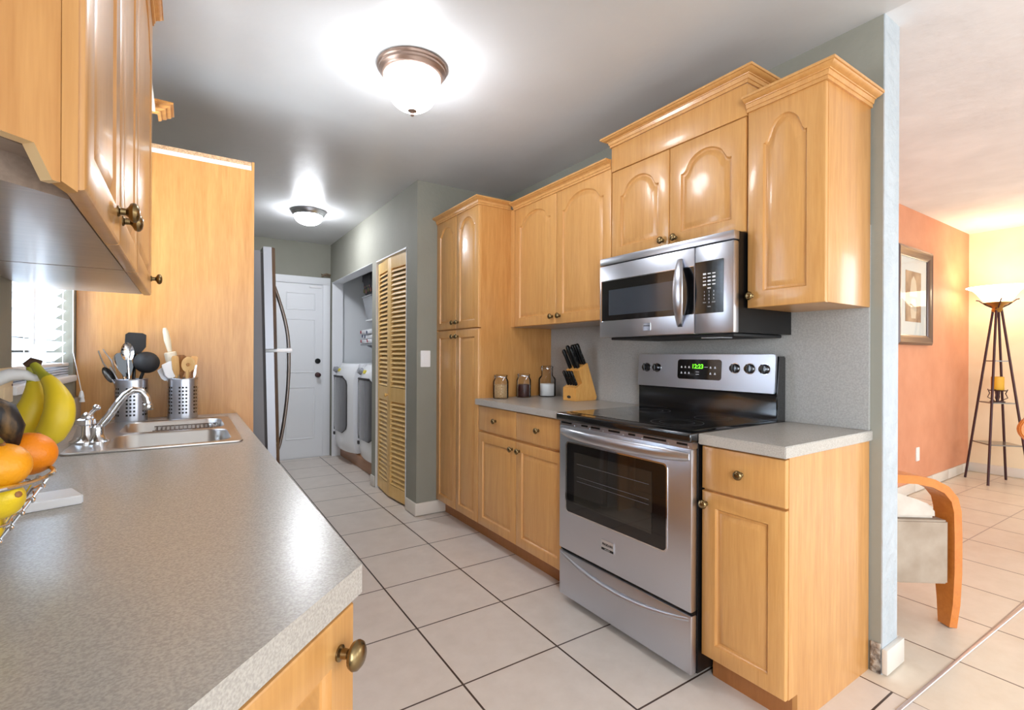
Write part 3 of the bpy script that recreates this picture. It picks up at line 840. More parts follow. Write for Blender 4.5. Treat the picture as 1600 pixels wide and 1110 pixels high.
single('countertop', b, M['counter'], 'long grey laminate countertop with the sink and a diagonal near end', 'countertop', smooth=0)
b = MB(); b.box(XL + .001, XL + .019, .12, YPAN - .004, .9145, 1.018, .002)
single('backsplash', b, M['counter'], 'low grey laminate upstand along the wall under the window', 'backsplash')

# base cabinets under it
XA = .172
def Pl(y, z, x): return plane((x, y, z), (0, 1, 0), (0, 0, 1), (1, 0, 0))
dg = Vector((.70711, .70711, 0)); dn = Vector((.70711, -.70711, 0))
c0 = Vector((CE, CY1, 0)) - dn * .008     # corner of the diagonal face
lb = thing('base_cabinet', 'maple base cabinet with a diagonal door under the near counter end', 'cabinet', (.0, .55, 0))
b = MB()
pA = c0 - dn * .02
pts = [(XA - .02, 1.0), (wx, 1.0), (wx, pA.y - (pA.x - wx)), (pA.x - .02, pA.y - .02), (pA.x - .02, pA.y + .02)]
b.prism(pts, .105, .875); b.build('body', M['maple'], lb, 0)
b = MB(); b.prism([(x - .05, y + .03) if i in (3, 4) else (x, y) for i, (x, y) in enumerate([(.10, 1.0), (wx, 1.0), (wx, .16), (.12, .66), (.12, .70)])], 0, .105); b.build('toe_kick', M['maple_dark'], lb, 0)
wd = .46
Pd = plane(c0 - dg * (wd + .004) - dn * .02 + Vector((0, 0, .107)), dg, (0, 0, 1), dn)
d = cab_door('door', Pd, wd, .757, M['maple'], lb)
knob(Pd, wd - .038, .757 - .046, .02, d, 1.1)
b = MB(); b.box(XA - .02, XA, .69, .997, .107, .872, .002); b.build('side_panel', M['maple'], lb)
for i, (y0, y1) in enumerate(((1.003, 1.55), (1.555, YPAN - .006))):
    t = thing('base_cabinet', ['maple base cabinet under the middle of the long sink counter', 'maple sink base cabinet below the stainless sink'][i], 'cabinet', (-.1, (y0 + y1) / 2, 0))
    b = MB(); b.box(wx, XA - .02, y0, y1, .105, .70); b.build('body', M['maple'], t, 0)
    b = MB(); b.box(XA - .095, XA - .075, y0, y1, 0, .105); b.build('toe_kick', M['maple_dark'], t, 0)
    b = MB(); b.box(XA - .04, XA - .02, y0, y1, .70, .875); b.build('rail', M['maple'], t, 0)
    ym = (y0 + y1) / 2
    for q, (a, c) in enumerate(((y0, ym), (ym, y1))):
        P = Pl(a + .002, .107, XA - .02); d = cab_door('door', P, c - a - .004, .60, M['maple'], t)
        knob(P, (c - a - .04) if q == 0 else .036, .55, .02, d)
        P = Pl(a + .002, .713, XA - .02); d = cab_door('drawer', P, c - a - .004, .155, M['maple'], t, flat=True)
        knob(P, (c - a) / 2, .078, .02, d)

# wall cabinets over the counter
XF = -.097
ua = thing('wall_cabinet', 'near maple wall cabinet with two panelled doors and a diagonal end', 'cabinet', (-.25, 1.0, 1.38))
ub = thing('wall_cabinet', 'far maple wall cabinet with one door beside the kitchen window', 'cabinet', (-.25, 1.7, 1.38))
TOPL = 2.245
b = MB(); b.prism([(XF - .022, .742), (XF - .022, 1.408), (wx, 1.408), (wx, .742 - (XF - .022 - wx))], 1.420, TOPL); b.build('body', M['maple'], ua, 0)
b = MB(); b.prism([(XF - .024, .748), (XF - .024, 1.406), (wx + .001, 1.406), (wx + .001, .748 - (XF - .024 - wx))], 1.417, 1.4205)
b.prism([(XF - .024, .800), (XF - .024, 1.406), (wx + .001, 1.406), (wx + .001, .800 - (XF - .024 - wx))], 1.384, 1.417); b.build('underside', M['underside'], ua, 0)
L = (XF - .022 - wx) / .70711
e0 = Vector((XF - .022, .737, 0)) - dg * L
Pe = plane(e0 + Vector((0, 0, 1.381)), dg, (0, 0, 1), dn)
b = MB(); b.use(M['maple_panel'])
o_ = [(0, .034), (L - .037, .034), (L - .020, .001), (L - .012, .001), (L - .012, TOPL - 1.381), (0, TOPL - 1.381)]
b.prism(o_, .0, .016, Pe)
for f in b.bm.faces:
    n = f.normal if f.normal.length else None
b.mats = [M['maple_panel'], M['maple_pale']]
bmesh.ops.recalc_face_normals(b.bm, faces=b.bm.faces[:])
for f in b.bm.faces:
    if f.normal.z < -.3: f.material_index = 1
b.build('end_panel', None, ua, 0)
b = MB(); b.prism([(L - .011, .003), (L + .006, -.004), (L + .006, TOPL - 1.381), (L - .011, TOPL - 1.381)], .0, .016, Pe); b.build('corner_stile', M['maple'], ua, 0)
for t, (y0, y1, kn_) in ((ua, (.735, 1.068, 'R')), (ua, (1.072, 1.408, 'L')), (ub, (1.414, 1.945, 'R'))):
    P = Pl(y0, 1.381, XF - .02); d = cab_door('door', P, y1 - y0, TOPL - 1.381 - .004, M['maple'], t, rise=.08)
    knob(P, (y1 - y0 - .034) if kn_ == 'R' else .034, .050, .02, d)
b = MB(); b.box(wx, XF - .022, 1.410, 1.943, 1.386, TOPL); b.build('body', M['maple'], ub, 0)
b = MB(); b.box(wx + .001, XF - .024, 1.411, 1.942, 1.3835, 1.386); b.build('underside', M['underside'], ub, 0)
crown([(wx + .02, .737 - L * .70711 + .02), (XF, .737), (XF, 1.409)], TOPL, ua, 1, .7)
crown([(XF, 1.411), (XF, 1.945)], TOPL, ub, 1, .7)
# white-edged board with a small crown return, high between the cabinet and the tall panel
br = thing('valance', 'small crown-topped board with a white edge, high beside the tall maple panel', 'valance', (-.1, 2.14, 2.12))
b = MB(); b.box(XF - .022, XF - .010, 1.95, 2.335, 2.128, 2.150); b.build('white_board', M['white_edge'], br, 0)
b = MB(); b.box(wx, XF - .004, 2.361, 2.372, 2.134, 2.165); b.build('return_board', M['maple_panel'], br, 0)
b = MB(); b.sweep([(o_, 2.134 + z_) for o_, z_ in ((0, 0), (.010, .003), (.011, .008), (.026, .012), (.027, .017), (.042, .021), (.043, .027), (.052, .030), (.052, .034), (0, .034))], [(wx + .01, 2.36), (XF - .004, 2.36), (XF - .004, 2.44)], 1)
b.build('crown_moulding', M['maple_panel'], br, 20)

# tall end panel with the raw top edge of the cabinet behind it, then the refrigerator
fp = thing('refrigerator_surround', 'tall flat maple end panel between the sink counter and the refrigerator', 'panel', (-.06, YPAN + .01, 0))
b = MB(); b.box(wx, .268, YPAN, YPAN + .018, .0, 2.085); b.build('board', M['maple_panel'], fp, 0)
b = MB(); b.box(.258, .268, YPAN, YPAN + .018, 2.085, 2.127); b.build('front_edge', M['maple'], fp, 0)
b = MB(); b.box(wx, .256, YPAN + .002, YPAN + .018, 2.085, 2.106); b.build('white_strip', M['white_edge'], fp, 0)
b = MB(); b.box(wx, .256, YPAN + .002, YPAN + .06, 2.106, 2.125); b.build('raw_top', M['particle'], fp, 0)

fr = thing('refrigerator', 'stainless top-freezer refrigerator with bowed handles behind the tall maple panel', 'refrigerator', (.394, YPAN + .05, 0), (0, math.radians(-1.4), 0))
def LB(): return LMB()
FW = .74
b = LB(); b.box(-.68, -.050, 0, FW, .02, 1.715, .004); b.build('body', M['grey_side'], fr)
b = LB(); b.box(-.052, -.038, .004, FW - .004, .06, 1.705); b.build('gasket', M['gasket'], fr, 0)
for nm, z0, z1 in (('freezer_door', 1.222, 1.735), ('fresh_food_door', .06, 1.205)):
    b = LB()
    pts = [(-.038, 0), (-.038, FW), (0, FW), (.018, FW - .02), (.028, FW * .75), (.031, FW * .5), (.028, FW * .25), (.018, .020), (0, .0)]
    b.use(M['fridge_steel']); b.prism(pts, z0, z1, P_world, .0)
    dd = b.build(nm, None, fr, 25)
    b = LB()
    n = 18; ls = []
    for k in range(n):
        t = k / (n - 1)
        z = (z1 - .19 - (z1 - .19 - z0 - .004) * t) if nm == 'freezer_door' else (z1 - .004 - .50 * t)
        q = math.sin(t * PI / 2) if nm == 'freezer_door' else math.cos(t * PI / 2) ** .8
        c = Vector((.014 + .062 * q, .045, z))
        ls.append([c + Vector((.009 * math.cos(a), .014 * math.sin(a), 0)) for a in [2 * PI * i / 10 for i in range(10)]])
    b.loops(ls, cap0=True, cap1=True); b.build('handle', M['steel_dark'], dd, 60)
b = LB(); b.box(-.045, .090, .028, .066, 1.2055, 1.2215, .003); b.build('handle_bracket', M['white_plastic'], fr)
b = LB(); b.box(-.06, .02, .08, FW - .01, .0, .058); b.build('kick_grille', M['gasket'], fr, 0)

# ---------------------------------------------------------------- sink
sk = thing('kitchen_sink', 'double-bowl stainless sink set in the grey counter', 'sink', (-.07, 2.14, .914))
b = MB()
RR = [(SX0, SY0, SX1, SY1)]
def rr3(x0, y0, x1, y1, r, z, n=6): return [Vector((x0 + u, y0 + v, z)) for u, v in rrect(x1 - x0, y1 - y0, r, n)]
def ring_edges(b, ring):
    out = []
    for i in range(len(ring)):
        a, c = ring[i], ring[(i + 1) % len(ring)]
        e = b.bm.edges.get((a, c)) or b.bm.edges.new((a, c)); out.append(e)
    return out
q = b.loops([rr3(SX0 + .004, SY0 + .004, SX1 - .004, SY1 - .004, .02, .9145), rr3(SX0, SY0, SX1, SY1, .022, .9155), rr3(SX0 + .001, SY0 + .001, SX1 - .001, SY1 - .001, .021, .9195), rr3(SX0 + .008, SY0 + .008, SX1 - .008, SY1 - .008, .02, .921), rr3(SX0 + .016, SY0 + .016, SX1 - .016, SY1 - .016, .02, .9185)])
BAS = [(-.200, SY0 + .035, .122, SY0 + .335), (-.200, SY0 + .368, .122, SY1 - .035)]
es = ring_edges(b, q[-1])
for x0, y0, x1, y1 in BAS:
    ring = [b.v(p) for p in rr3(x0, y0, x1, y1, .06, .9185)]; es += ring_edges(b, ring)
bmesh.ops.triangle_fill(b.bm, use_beauty=True, edges=es)
b.build('rim', M['sink_steel'], sk, 30)
for x0, y0, x1, y1 in BAS:
    b = MB()
    b.loops([rr3(x0, y0, x1, y1, .06, .9185), rr3(x0 + .003, y0 + .003, x1 - .003, y1 - .003, .058, .914), rr3(x0 + .008, y0 + .008, x1 - .008, y1 - .008, .055, .79), rr3(x0 + .03, y0 + .03, x1 - .03, y1 - .03, .045, .762)], cap1=True)
    bs = b.build('basin', M['sink_steel'], sk, 40)
    b = MB(); b.lathe([(.045, .7625), (.045, .766), (.03, .764), (.02, .763)], P_world, 20, ((x0 + x1) / 2, (y0 + y1) / 2)); b.build('drain', M['chrome'], bs)
x0, y0, x1, y1 = BAS[1]
b = MB()
for k in range(15):
    x = x0 + .10 + k * .0145
    b.tube([(x, y0 + .02, .84), (x, y0 + .02, .90), (x, y1 - .02, .90), (x, y1 - .02, .84)], .0018, 6)
for y, z in ((y0 + .02, .90), (y1 - .02, .90), (y0 + .02, .86), (y1 - .02, .86), ((y0 + y1) / 2, .90)): b.tube([(x0 + .09, y, z), (x0 + .31, y, z)], .0022, 6)
single('sink_rack', b, M['steel_dark'], 'small wire rack standing in the far sink bowl', 'rack')

fx, fy = -.262, 1.995
fc = thing('faucet', 'chrome gooseneck faucet with a ball-tipped lever behind the sink', 'faucet', (fx, fy, .9195))
b = MB(); b.lathe([(.040, .919), (.040, .924), (.032, .930), (.027, .945), (.022, .962), (.019, .972), (.025, .976), (.025, .990), (.018, .994)], P_world, 24, (fx, fy)); b.build('body', M['chrome'], fc)
b = MB(); b.lathe([(.030, .919), (.030, .923), (.024, .930), (.018, .945), (.017, .966), (.010, .972)], P_world, 20, (fx + .028, fy - .012)); b.build('spout_base', M['chrome'], fc)
sp = [(-.262, .945), (-.245, .950), (-.225, .970), (-.205, 1.000), (-.185, 1.035), (-.166, 1.062), (-.145, 1.078), (-.125, 1.072), (-.112, 1.052), (-.108, 1.030)]
b = MB(); b.tube([(x, fy + .0 + .05 * (x - fx), z) for x, z in sp], [.013, .013, .012, .0115, .011, .011, .011, .011, .011, .011], 14); spt = b.build('spout', M['chrome'], fc, 60)
b = MB(); b.lathe([(.013, 1.010), (.0145, 1.012), (.0145, 1.028), (.012, 1.032)], P_world, 16, (-.108, fy + .0077)); b.build('aerator', M['chrome'], spt)
b = MB(); b.tube([(fx, fy, .990), (fx + .015, fy, 1.012), (fx + .024, fy, 1.022)], [.008, .006, .005], 10); b.ball((fx + .026, fy, 1.026), .0105, 12, 8); b.ball((fx + .004, fy, .997), .016, 14, 10); b.build('lever', M['chrome'], fc, 60)

# ---------------------------------------------------------------- utensil holders
def canister(cx, cy, label):
    t = thing('utensil_holder', label, 'utensil holder', (cx, cy, .9145))
    b = LMB(); r = .0555; H = .172
    us = []
    n_g = 6; ang = 2 * PI / n_g
    for g in range(n_g):
        a = g * ang
        for q in (.0, .24, .36, .45, .57, .66, .78, .89): us.append(a + q * ang)
    hole_u = {1, 3, 5}
    zs = [0, .022]; hz = set()
    for k in range(8): hz.add(len(zs) - 1); zs += [.022 + k * .0155 + .0078, .022 + k * .0155 + .0155]
    zs.append(H)
    nU = len(us)
    V = [[b.v((r * math.cos(a), r * math.sin(a), z)) for a in us] for z in zs]
    for j in range(len(zs) - 1):
        for i in range(nU):
            if j in hz and (i % 8) in hole_u: continue
            b.face([V[j][i], V[j][(i + 1) % nU], V[j + 1][(i + 1) % nU], V[j + 1][i]])
    b.face(V[0][::-1])
    bd = b.build('body', M['steel'], t, 60)
    b = LMB()
    b.loops([[Vector((q * math.cos(2 * PI * i / 40), q * math.sin(2 * PI * i / 40), z)) for i in range(40)] for q, z in ((r - .0035, .001), (r - .0035, H - .001))]); b.build('liner', M['black_matte'], t)
    b = LMB(); b.tube([(r * math.cos(2 * PI * i / 40), r * math.sin(2 * PI * i / 40), H) for i in range(41)], .0022, 8); b.build('rim', M['steel'], t)
    return t


CA, CB = (-.195, 2.597), (-.016, 2.597)
canister(*CA, 'perforated steel utensil holder full of black cooking tools')
canister(*CB, 'perforated steel utensil holder with wooden spoons and the rolling pin')


def utensil(name, label, foot, head, head_kind, m_handle, m_head, r=.0045, size=(.03, .04), tilt=0.0):
    f, h = Vector(foot), Vector(head)
    ax = (h - f).normalized()
    side = Vector((math.cos(tilt), math.sin(tilt), 0)); side = (side - ax * side.dot(ax)).normalized()
    nrm = side.cross(ax)
    t = thing(name, label, name.replace('_', ' '), tuple(f))
    b = MB(); b.tube([f, f.lerp(h, .5), h - ax * size[1] * .7], [r, r, r * .9], 8); b.build('handle', m_handle, t)
    c = h
    P = lambda u, v, w: c + side * u + ax * v + nrm * w
    b = MB()
    if head_kind == 'ladle':
        ls = []
        for k in range(1, 9):
            a = PI / 2 * k / 8
            ls.append([P(size[0] * math.sin(a) * math.cos(2 * PI * i / 24), size[1] * math.sin(a) * math.sin(2 * PI * i / 24), size[0] * .85 * math.cos(a)) for i in range(24)])
        inner = []
        for k in range(8, 0, -1):
            a = PI / 2 * k / 8
            inner.append([P(size[0] * .93 * math.sin(a) * math.cos(2 * PI * i / 24), size[1] * .93 * math.sin(a) * math.sin(2 * PI * i / 24), size[0] * .78 * math.cos(a)) for i in range(24)])
        b.loops(ls + inner, cap0=True, cap1=True)
    elif head_kind == 'spoon':
        ls = []
        for k in range(11):
            v = -size[1] + 2 * size[1] * k / 10; wd_ = size[0] * max(.18, math.sqrt(max(0, 1 - ((v + .1 * size[1]) / size[1] / 1.1) ** 2)))
            dp = .35 * wd_
            top = [P(wd_ * s_, v, -dp * (1 - s_ * s_)) for s_ in (-1, -.6, 0, .6, 1)]
            bot = [P(wd_ * s_, v, -dp * (1 - s_ * s_) - .002) for s_ in (1, .6, 0, -.6, -1)]
            ls.append(top + bot)
        b.loops(ls, cap0=True, cap1=True)
    elif head_kind == 'holed':
        o_ = [(size[0] * math.cos(2 * PI * i / 24), size[1] * math.sin(2 * PI * i / 24)) for i in range(24)]
        i_ = [(.008 * math.cos(2 * PI * i / 24), .008 * math.sin(2 * PI * i / 24)) for i in range(24)]
        b.loops([[P(u, v, .003) for u, v in o_], [P(u, v, -.003) for u, v in o_], [P(u, v, -.003) for u, v in i_], [P(u, v, .003) for u, v in i_], [P(u, v, .003) for u, v in o_]])
    elif head_kind == 'turner':
        pts = [(-size[0] * .45, -size[1]), (size[0] * .45, -size[1]), (size[0], -size[1] * .3), (size[0] * .98, size[1] * .85), (size[0] * .6, size[1]), (-size[0] * .7, size[1]), (-size[0], size[1] * .8), (-size[0], -size[1] * .3)]
        b.prism(pts, -.0025, .0025, P, .001)
    elif head_kind == 'scraper':
        pts = [(-size[0] * .6, -size[1]), (size[0] * .6, -size[1]), (size[0], -size[1] * .5), (size[0], size[1] * .9), (size[0] * .7, size[1]), (-size[0] * .9, size[1] * .8), (-size[0], -size[1] * .5)]
        b.prism(pts, -.004, .004, P, .002)
    elif head_kind == 'tongs':
        for sg in (-1, 1):
            b.tube([P(sg * .006, -size[1] * 1.5, 0), P(sg * .014, -size[1] * .2, 0), P(sg * .008, size[1], 0)], [.004, .006, .005], 8, flat=.5)
    b.build('head', m_head, t, 50)
    return t


ax_, ay_ = CA; bx_, by_ = CB
zb_ = .925
utensil('turner', 'black turner with a wide blade, tallest in the left holder', (ax_ + .0, ay_ + .0, zb_), (ax_ + .012, ay_ + .010, 1.238), 'turner', M['black'], M['black_matte'], .006, (.036, .045), .15)
utensil('serving_spoon', 'polished steel serving spoon standing in front of the black turner', (ax_ - .0, ay_ - .02, zb_), (ax_ - .012, ay_ - .030, 1.205), 'spoon', M['chrome'], M['chrome'], .004, (.022, .036), .2)
utensil('ladle', 'round black ladle leaning right out of the left holder', (ax_ - .02, ay_ + .0, zb_), (ax_ + .052, ay_ - .020, 1.158), 'ladle', M['black'], M['black_matte'], .0065, (.047, .045), -.2)
utensil('slotted_turner', 'black slotted turner leaning in the middle of the left holder', (ax_ + .02, ay_ - .01, zb_), (ax_ - .022, ay_ - .012, 1.150), 'turner', M['black'], M['black_enamel'], .005, (.026, .05), .1)
utensil('basting_spoon', 'steel spoon behind the slotted turner', (ax_ + .015, ay_ + .02, zb_), (ax_ - .045, ay_ + .022, 1.165), 'spoon', M['chrome'], M['chrome'], .004, (.02, .03), .4)
utensil('table_spoon', 'low black-backed spoon leaning far left out of the holder', (ax_ + .022, ay_ + .006, zb_), (ax_ - .075, ay_ - .005, 1.108), 'spoon', M['steel'], M['black_enamel'], .0035, (.016, .034), .1)
utensil('tongs', 'thin steel tongs leaning left toward the window', (ax_ + .02, ay_ + .024, zb_), (ax_ - .085, ay_ + .02, 1.168), 'tongs', M['steel'], M['steel'], .004, (.02, .045), .0)

utensil('wooden_spoon', 'pale wooden spoon with a hole through its bowl', (bx_ + .006, by_ - .01, zb_), (bx_ + .019, by_ - .032, 1.148), 'holed', M['spoon_wood'], M['spoon_wood'], .006, (.025, .034), .0)
utensil('wooden_turner', 'dark wooden turner in the middle of the right holder', (bx_ - .002, by_ + .01, zb_), (bx_ - .008, by_ - .006, 1.145), 'turner', M['spoon_dark'], M['spoon_dark'], .006, (.021, .045), .3)
utensil('wooden_paddle', 'light brown wooden paddle behind the dark turner', (bx_ - .01, by_ + .0, zb_), (bx_ - .026, by_ - .015, 1.140), 'turner', M['spoon_wood'], M['spoon_wood'], .005, (.014, .046), .4)
utensil('wooden_fork', 'brown wooden fork leaning on the right rim of the holder', (bx_ + .01, by_ + .012, zb_), (bx_ + .038, by_ + .016, 1.150), 'turner', M['spoon_dark'], M['block_wood'], .005, (.014, .035), .2)
utensil('spatula', 'white rubber spatula leaning left beside the rolling pin', (bx_ + .012, by_ - .01, zb_), (bx_ - .050, by_ - .018, 1.125), 'scraper', M['white_plastic'], M['white_plastic'], .005, (.022, .036), .3)
utensil('spatula', 'low white spatula farthest left in the right holder', (bx_ + .02, by_ + .01, zb_), (bx_ - .068, by_ + .004, 1.108), 'scraper', M['white_plastic'], M['white_plastic'], .005, (.018, .030), .1)
utensil('butter_knife', 'thin steel knife at the right edge of the right holder', (bx_ + .02, by_ - .01, zb_), (bx_ + .044, by_ - .014, 1.118), 'scraper', M['chrome'], M['chrome'], .003, (.005, .03), .1)
# rolling pin
t = thing('rolling_pin', 'pale wooden rolling pin standing in the right utensil holder', 'rolling pin', (bx_, by_ + .02, zb_))
f = Vector((bx_ + .002, by_ + .022, zb_ + .01)); h = Vector((bx_ - .066, by_ + .022, 1.300)); ax = (h - f).normalized()
b = MB(); k_ = [0, .26, .262]; b.tube([f, f + ax * .20, f + ax * .268, f + ax * .272], [.021, .023, .023, .019], 18); b.build('roller', M['pin_wood'], t)
b = MB(); q0 = f + ax * .274; b.tube([q0, q0 + ax * .02, q0 + ax * .05, q0 + ax * .09, q0 + ax * .105], [.008, .010, .013, .0105, .006], 14); b.build('handle', M['pin_wood'], t)

# ---------------------------------------------------------------- fruit basket and banana hanger
BX, BY = -.265, .891
fb = thing('fruit_basket', 'wire fruit basket on the counter by the left edge', 'basket', (BX, BY, .9145))
RB, ZB = .114, 1.034
def brad(z): return .040 + (RB - .040) * ((z - .920) / (ZB - .920)) ** .9
ringp = lambda r, z, wob=0, n=80, ph=0: [(BX + (r + .0) * math.cos(2 * PI * i / n), BY + r * math.sin(2 * PI * i / n), z + wob * (1 if (i // 4) % 2 else -1) * .5) for i in range(n + 1)]
b = MB(); b.tube(ringp(RB, ZB), .003, 8); b.build('rim', M['chrome'], fb)
b = MB(); b.tube(ringp(.038, .9175), .0028, 8); b.tube(ringp(.024, .9175), .002, 6); b.tube([(BX - .037, BY, .9175), (BX + .037, BY, .9175)], .002, 6); b.tube([(BX, BY - .037, .9175), (BX, BY + .037, .9175)], .002, 6); b.build('base_ring', M['chrome'], fb)
b = MB()
for k in range(6): b.tube(ringp(brad(.936 + k * .0165), .936 + k * .0165, .007), .0014, 6)
b.build('wave_wire', M['chrome'], fb)
for k in range(10):
    a = 2 * PI * k / 10 + .22
    b = MB(); b.tube([(BX + brad(z) * math.cos(a), BY + brad(z) * math.sin(a), z) for z in (.9205, .94, .965, .99, 1.02, ZB - .002)], .0018, 6); b.build('rib', M['chrome'], fb)


def citrus(name, label, c, r, m, group=None, tip=0.0, axis=(0, 0, 1)):
    t = thing(name, label, name, c, group=group)
    az = Vector(axis).normalized(); ux = az.orthogonal().normalized(); uy = az.cross(ux)
    P = lambda u, v, w: ux * u + uy * v + az * w
    b = LMB(); n = 26; ls = []
    for j in range(1, 18):
        a = -PI / 2 + PI * j / 18
        rr, zz = r * math.cos(a), r * (.93 if not tip else 1.18) * math.sin(a)
        if tip: zz += tip * (abs(math.sin(a)) ** 9) * (1 if a > 0 else -1)
        ls.append([P(rr * math.cos(2 * PI * i / n), rr * math.sin(2 * PI * i / n), zz) for i in range(n)])
    b.loops(ls, cap0=True, cap1=True); b.build('peel', m, t, 80)
    b = LMB(); zt = r * (.93 if not tip else 1.18) + (tip if tip else 0)
    b.lathe([(.0035, zt - .002), (.004, zt), (.002, zt + .0012)], P, 8); b.build('stem_end', M['spoon_dark'], t)
    return t


citrus('orange', 'deep orange fruit on top at the right side of the basket', (-0.1849, 0.9443, 1.0547), .0315, M['orange'], axis=(.3, .3, .9))
citrus('orange', 'lighter orange in front, cut by the left edge', (-0.1914, 0.8466, 1.0566), .030, M['orange_pale'], axis=(.1, -.2, .95))
citrus('lemon', 'yellow lemon seen through the wires under the two oranges', (-0.1917, 0.8432, 1.0159), .0235, M['lemon'], tip=.006, axis=(.6, -.6, .25))
citrus('lemon', 'lowest yellow lemon in the front of the basket', (-0.2152, 0.8587, 0.9769), .0235, M['lemon'], tip=.005, axis=(.5, .7, .2))
citrus('orange', 'orange at the back of the basket, mostly hidden by the plantain', (-.285, .955, 1.035), .031, M['orange'])
citrus('lemon', 'lemon resting low at the left of the basket', (-.300, .885, .985), .024, M['lemon'], tip=.006)

bh = thing('banana_hanger', 'white banana hanger with a flat base slab behind the fruit basket', 'banana hanger', (-.24, 1.22, .9145))
u = Vector((-.95, -.30, 0)).normalized(); v_ = Vector((-.34, .94, 0)).normalized()
Ps = plane((-.160, 1.207, .9146), u, v_, (0, 0, 1))
b = MB(); b.prism(rrect(.165, .082, .006, 3), 0, .016, Ps, .002); b.build('base', M['white_plastic'], bh)
pp_ = [(-.318, 1.188, .930), (-.322, 1.190, 1.00), (-.318, 1.192, 1.08), (-.305, 1.194, 1.122), (-.282, 1.194, 1.146), (-.256, 1.191, 1.158), (-.236, 1.188, 1.157), (-.222, 1.186, 1.150), (-.212, 1.184, 1.158)]
b = MB(); b.tube(pp_, [.012, .012, .012, .0125, .0125, .011, .009, .007, .005], 12, flat=1.0); b.build('hook', M['white_plastic'], bh, 60)

bb = thing('banana_bunch', 'two ripe yellow bananas hanging from the white hook', 'bananas', (-.225, 1.18, 1.165))
for pts, rs in (([(-0.2306, 1.194, 1.1711), (-0.2287, 1.1928, 1.1541), (-0.2244, 1.1875, 1.1316), (-0.2243, 1.1827, 1.1026), (-0.2336, 1.1805, 1.0743), (-0.2484, 1.1818, 1.0487), (-0.2643, 1.1828, 1.0304)], [.007, .007, .014, .0225, .0245, .020, .007]),
                ([(-0.2258, 1.1909, 1.1746), (-0.213, 1.1752, 1.1589), (-0.1966, 1.1571, 1.1391), (-0.1851, 1.1423, 1.1106), (-0.1858, 1.1368, 1.0824), (-0.1966, 1.1379, 1.0556), (-0.2136, 1.1432, 1.0335)], [.007, .007, .013, .0200, .0225, .021, .008])):
    P4 = [Vector(q) for q in pts]
    # smooth the path (Catmull-Rom) and give a five-sided banana section
    cr_, rr_ = [], []
    for i in range(len(P4) - 1):
        p0, p1, p2, p3 = P4[max(i - 1, 0)], P4[i], P4[i + 1], P4[min(i + 2, len(P4) - 1)]
        for k in range(4):
            t = k / 4
            cr_.append(.5 * ((2 * p1) + (p2 - p0) * t + (2 * p0 - 5 * p1 + 4 * p2 - p3) * t * t + (3 * p1 - p0 - 3 * p2 + p3) * t ** 3)); rr_.append(rs[i] * (1 - t) + rs[i + 1] * t)
    cr_.append(P4[-1]); rr_.append(rs[-1])
    b = MB(); b.tube(cr_[6:], rr_[6:], 12); o = b.build('banana', M['banana'], bb, 70)
    b = MB(); b.tube(cr_[:7], rr_[:7], 10); b.build('neck', M['banana_stem'], o, 70)
    b = MB(); b.tube([cr_[-1], cr_[-1] + (cr_[-1] - cr_[-2]).normalized() * .006], [.0062, .004], 8); b.build('tip', M['banana_tip'], o)
b = MB(); a0 = Vector((-0.2296, 1.1934, 1.1768)); b.tube([a0 + Vector((-.008, 0, -.004)), a0 + Vector((.0, 0, .004)), a0 + Vector((.012, 0, .0))], [.006, .0075, .006], 10); b.build('crown', M['banana_tip'], bb, 60)
t = thing('plantain', 'blackened overripe plantain lying on the fruit at the left edge', 'plantain', (-.25, .95, 1.10))
pl = [Vector((-0.1933, 0.9198, 1.0711)), Vector((-0.1961, 0.9157, 1.0943)), Vector((-0.2059, 0.9162, 1.1137)), Vector((-0.2216, 0.9146, 1.1233)), Vector((-0.2456, 0.9185, 1.1212)), Vector((-0.2687, 0.9218, 1.1013))]
b = MB(); b.tube(pl, [.005, .015, .019, .020, .018, .007], 12); b.build('peel', M['plantain'], t, 70)
b = MB(); b.tube([pl[-1], pl[-1] + Vector((-.012, -.004, .003))], [.007, .005], 8); b.build('stem', M['banana_tip'], t)

# ---------------------------------------------------------------- kitchen window blind, outlet plate
wb = thing('window_blind', 'white horizontal blind with wide slats in the kitchen window', 'blind', (XL - .035, 2.2, 2.08))
b = MB(); yA, yB = WY0 + .015, WY1 - .015
z = 2.02; k = 0
while z > 1.15:
    Pq = plane((XL - .037, yA, z), (math.cos(.75), 0, math.sin(.75)), (0, 1, 0), (-math.sin(.75), 0, math.cos(.75)))
    b.prism([(-.024, 0), (.024, 0), (.024, yB - yA), (-.024, yB - yA)], -.0012, .0012, Pq); z -= .042
b.build('slats', M['blind'], wb, 0)
b = MB()
for k in range(4): b.box(XL - .062, XL - .012, yA, yB, 1.108 + k * .009, 1.113 + k * .009)
b.build('stacked_slats', M['blind'], wb, 0)
b = MB(); b.box(XL - .064, XL - .010, yA, yB, 1.145, 1.158, .003); b.build('bottom_rail', M['white_plastic'], wb)
b = MB(); b.box(XL - .066, XL - .008, yA, yB, 2.04, 2.09, .003); b.build('head_rail', M['white_plastic'], wb)
for y in (yA + .15, yB - .12):
    b = MB(); b.tube([(XL - .010, y, 1.15), (XL - .010, y, 2.05)], .0012, 6); b.build('ladder_cord', M['white_plastic'], wb)
b = MB(); b.tube([(XL - .002, yA + .20, 2.06), (XL - .001, yA + .20, 1.22)], .005, 8); b.build('tilt_wand', M['white_plastic'], wb)
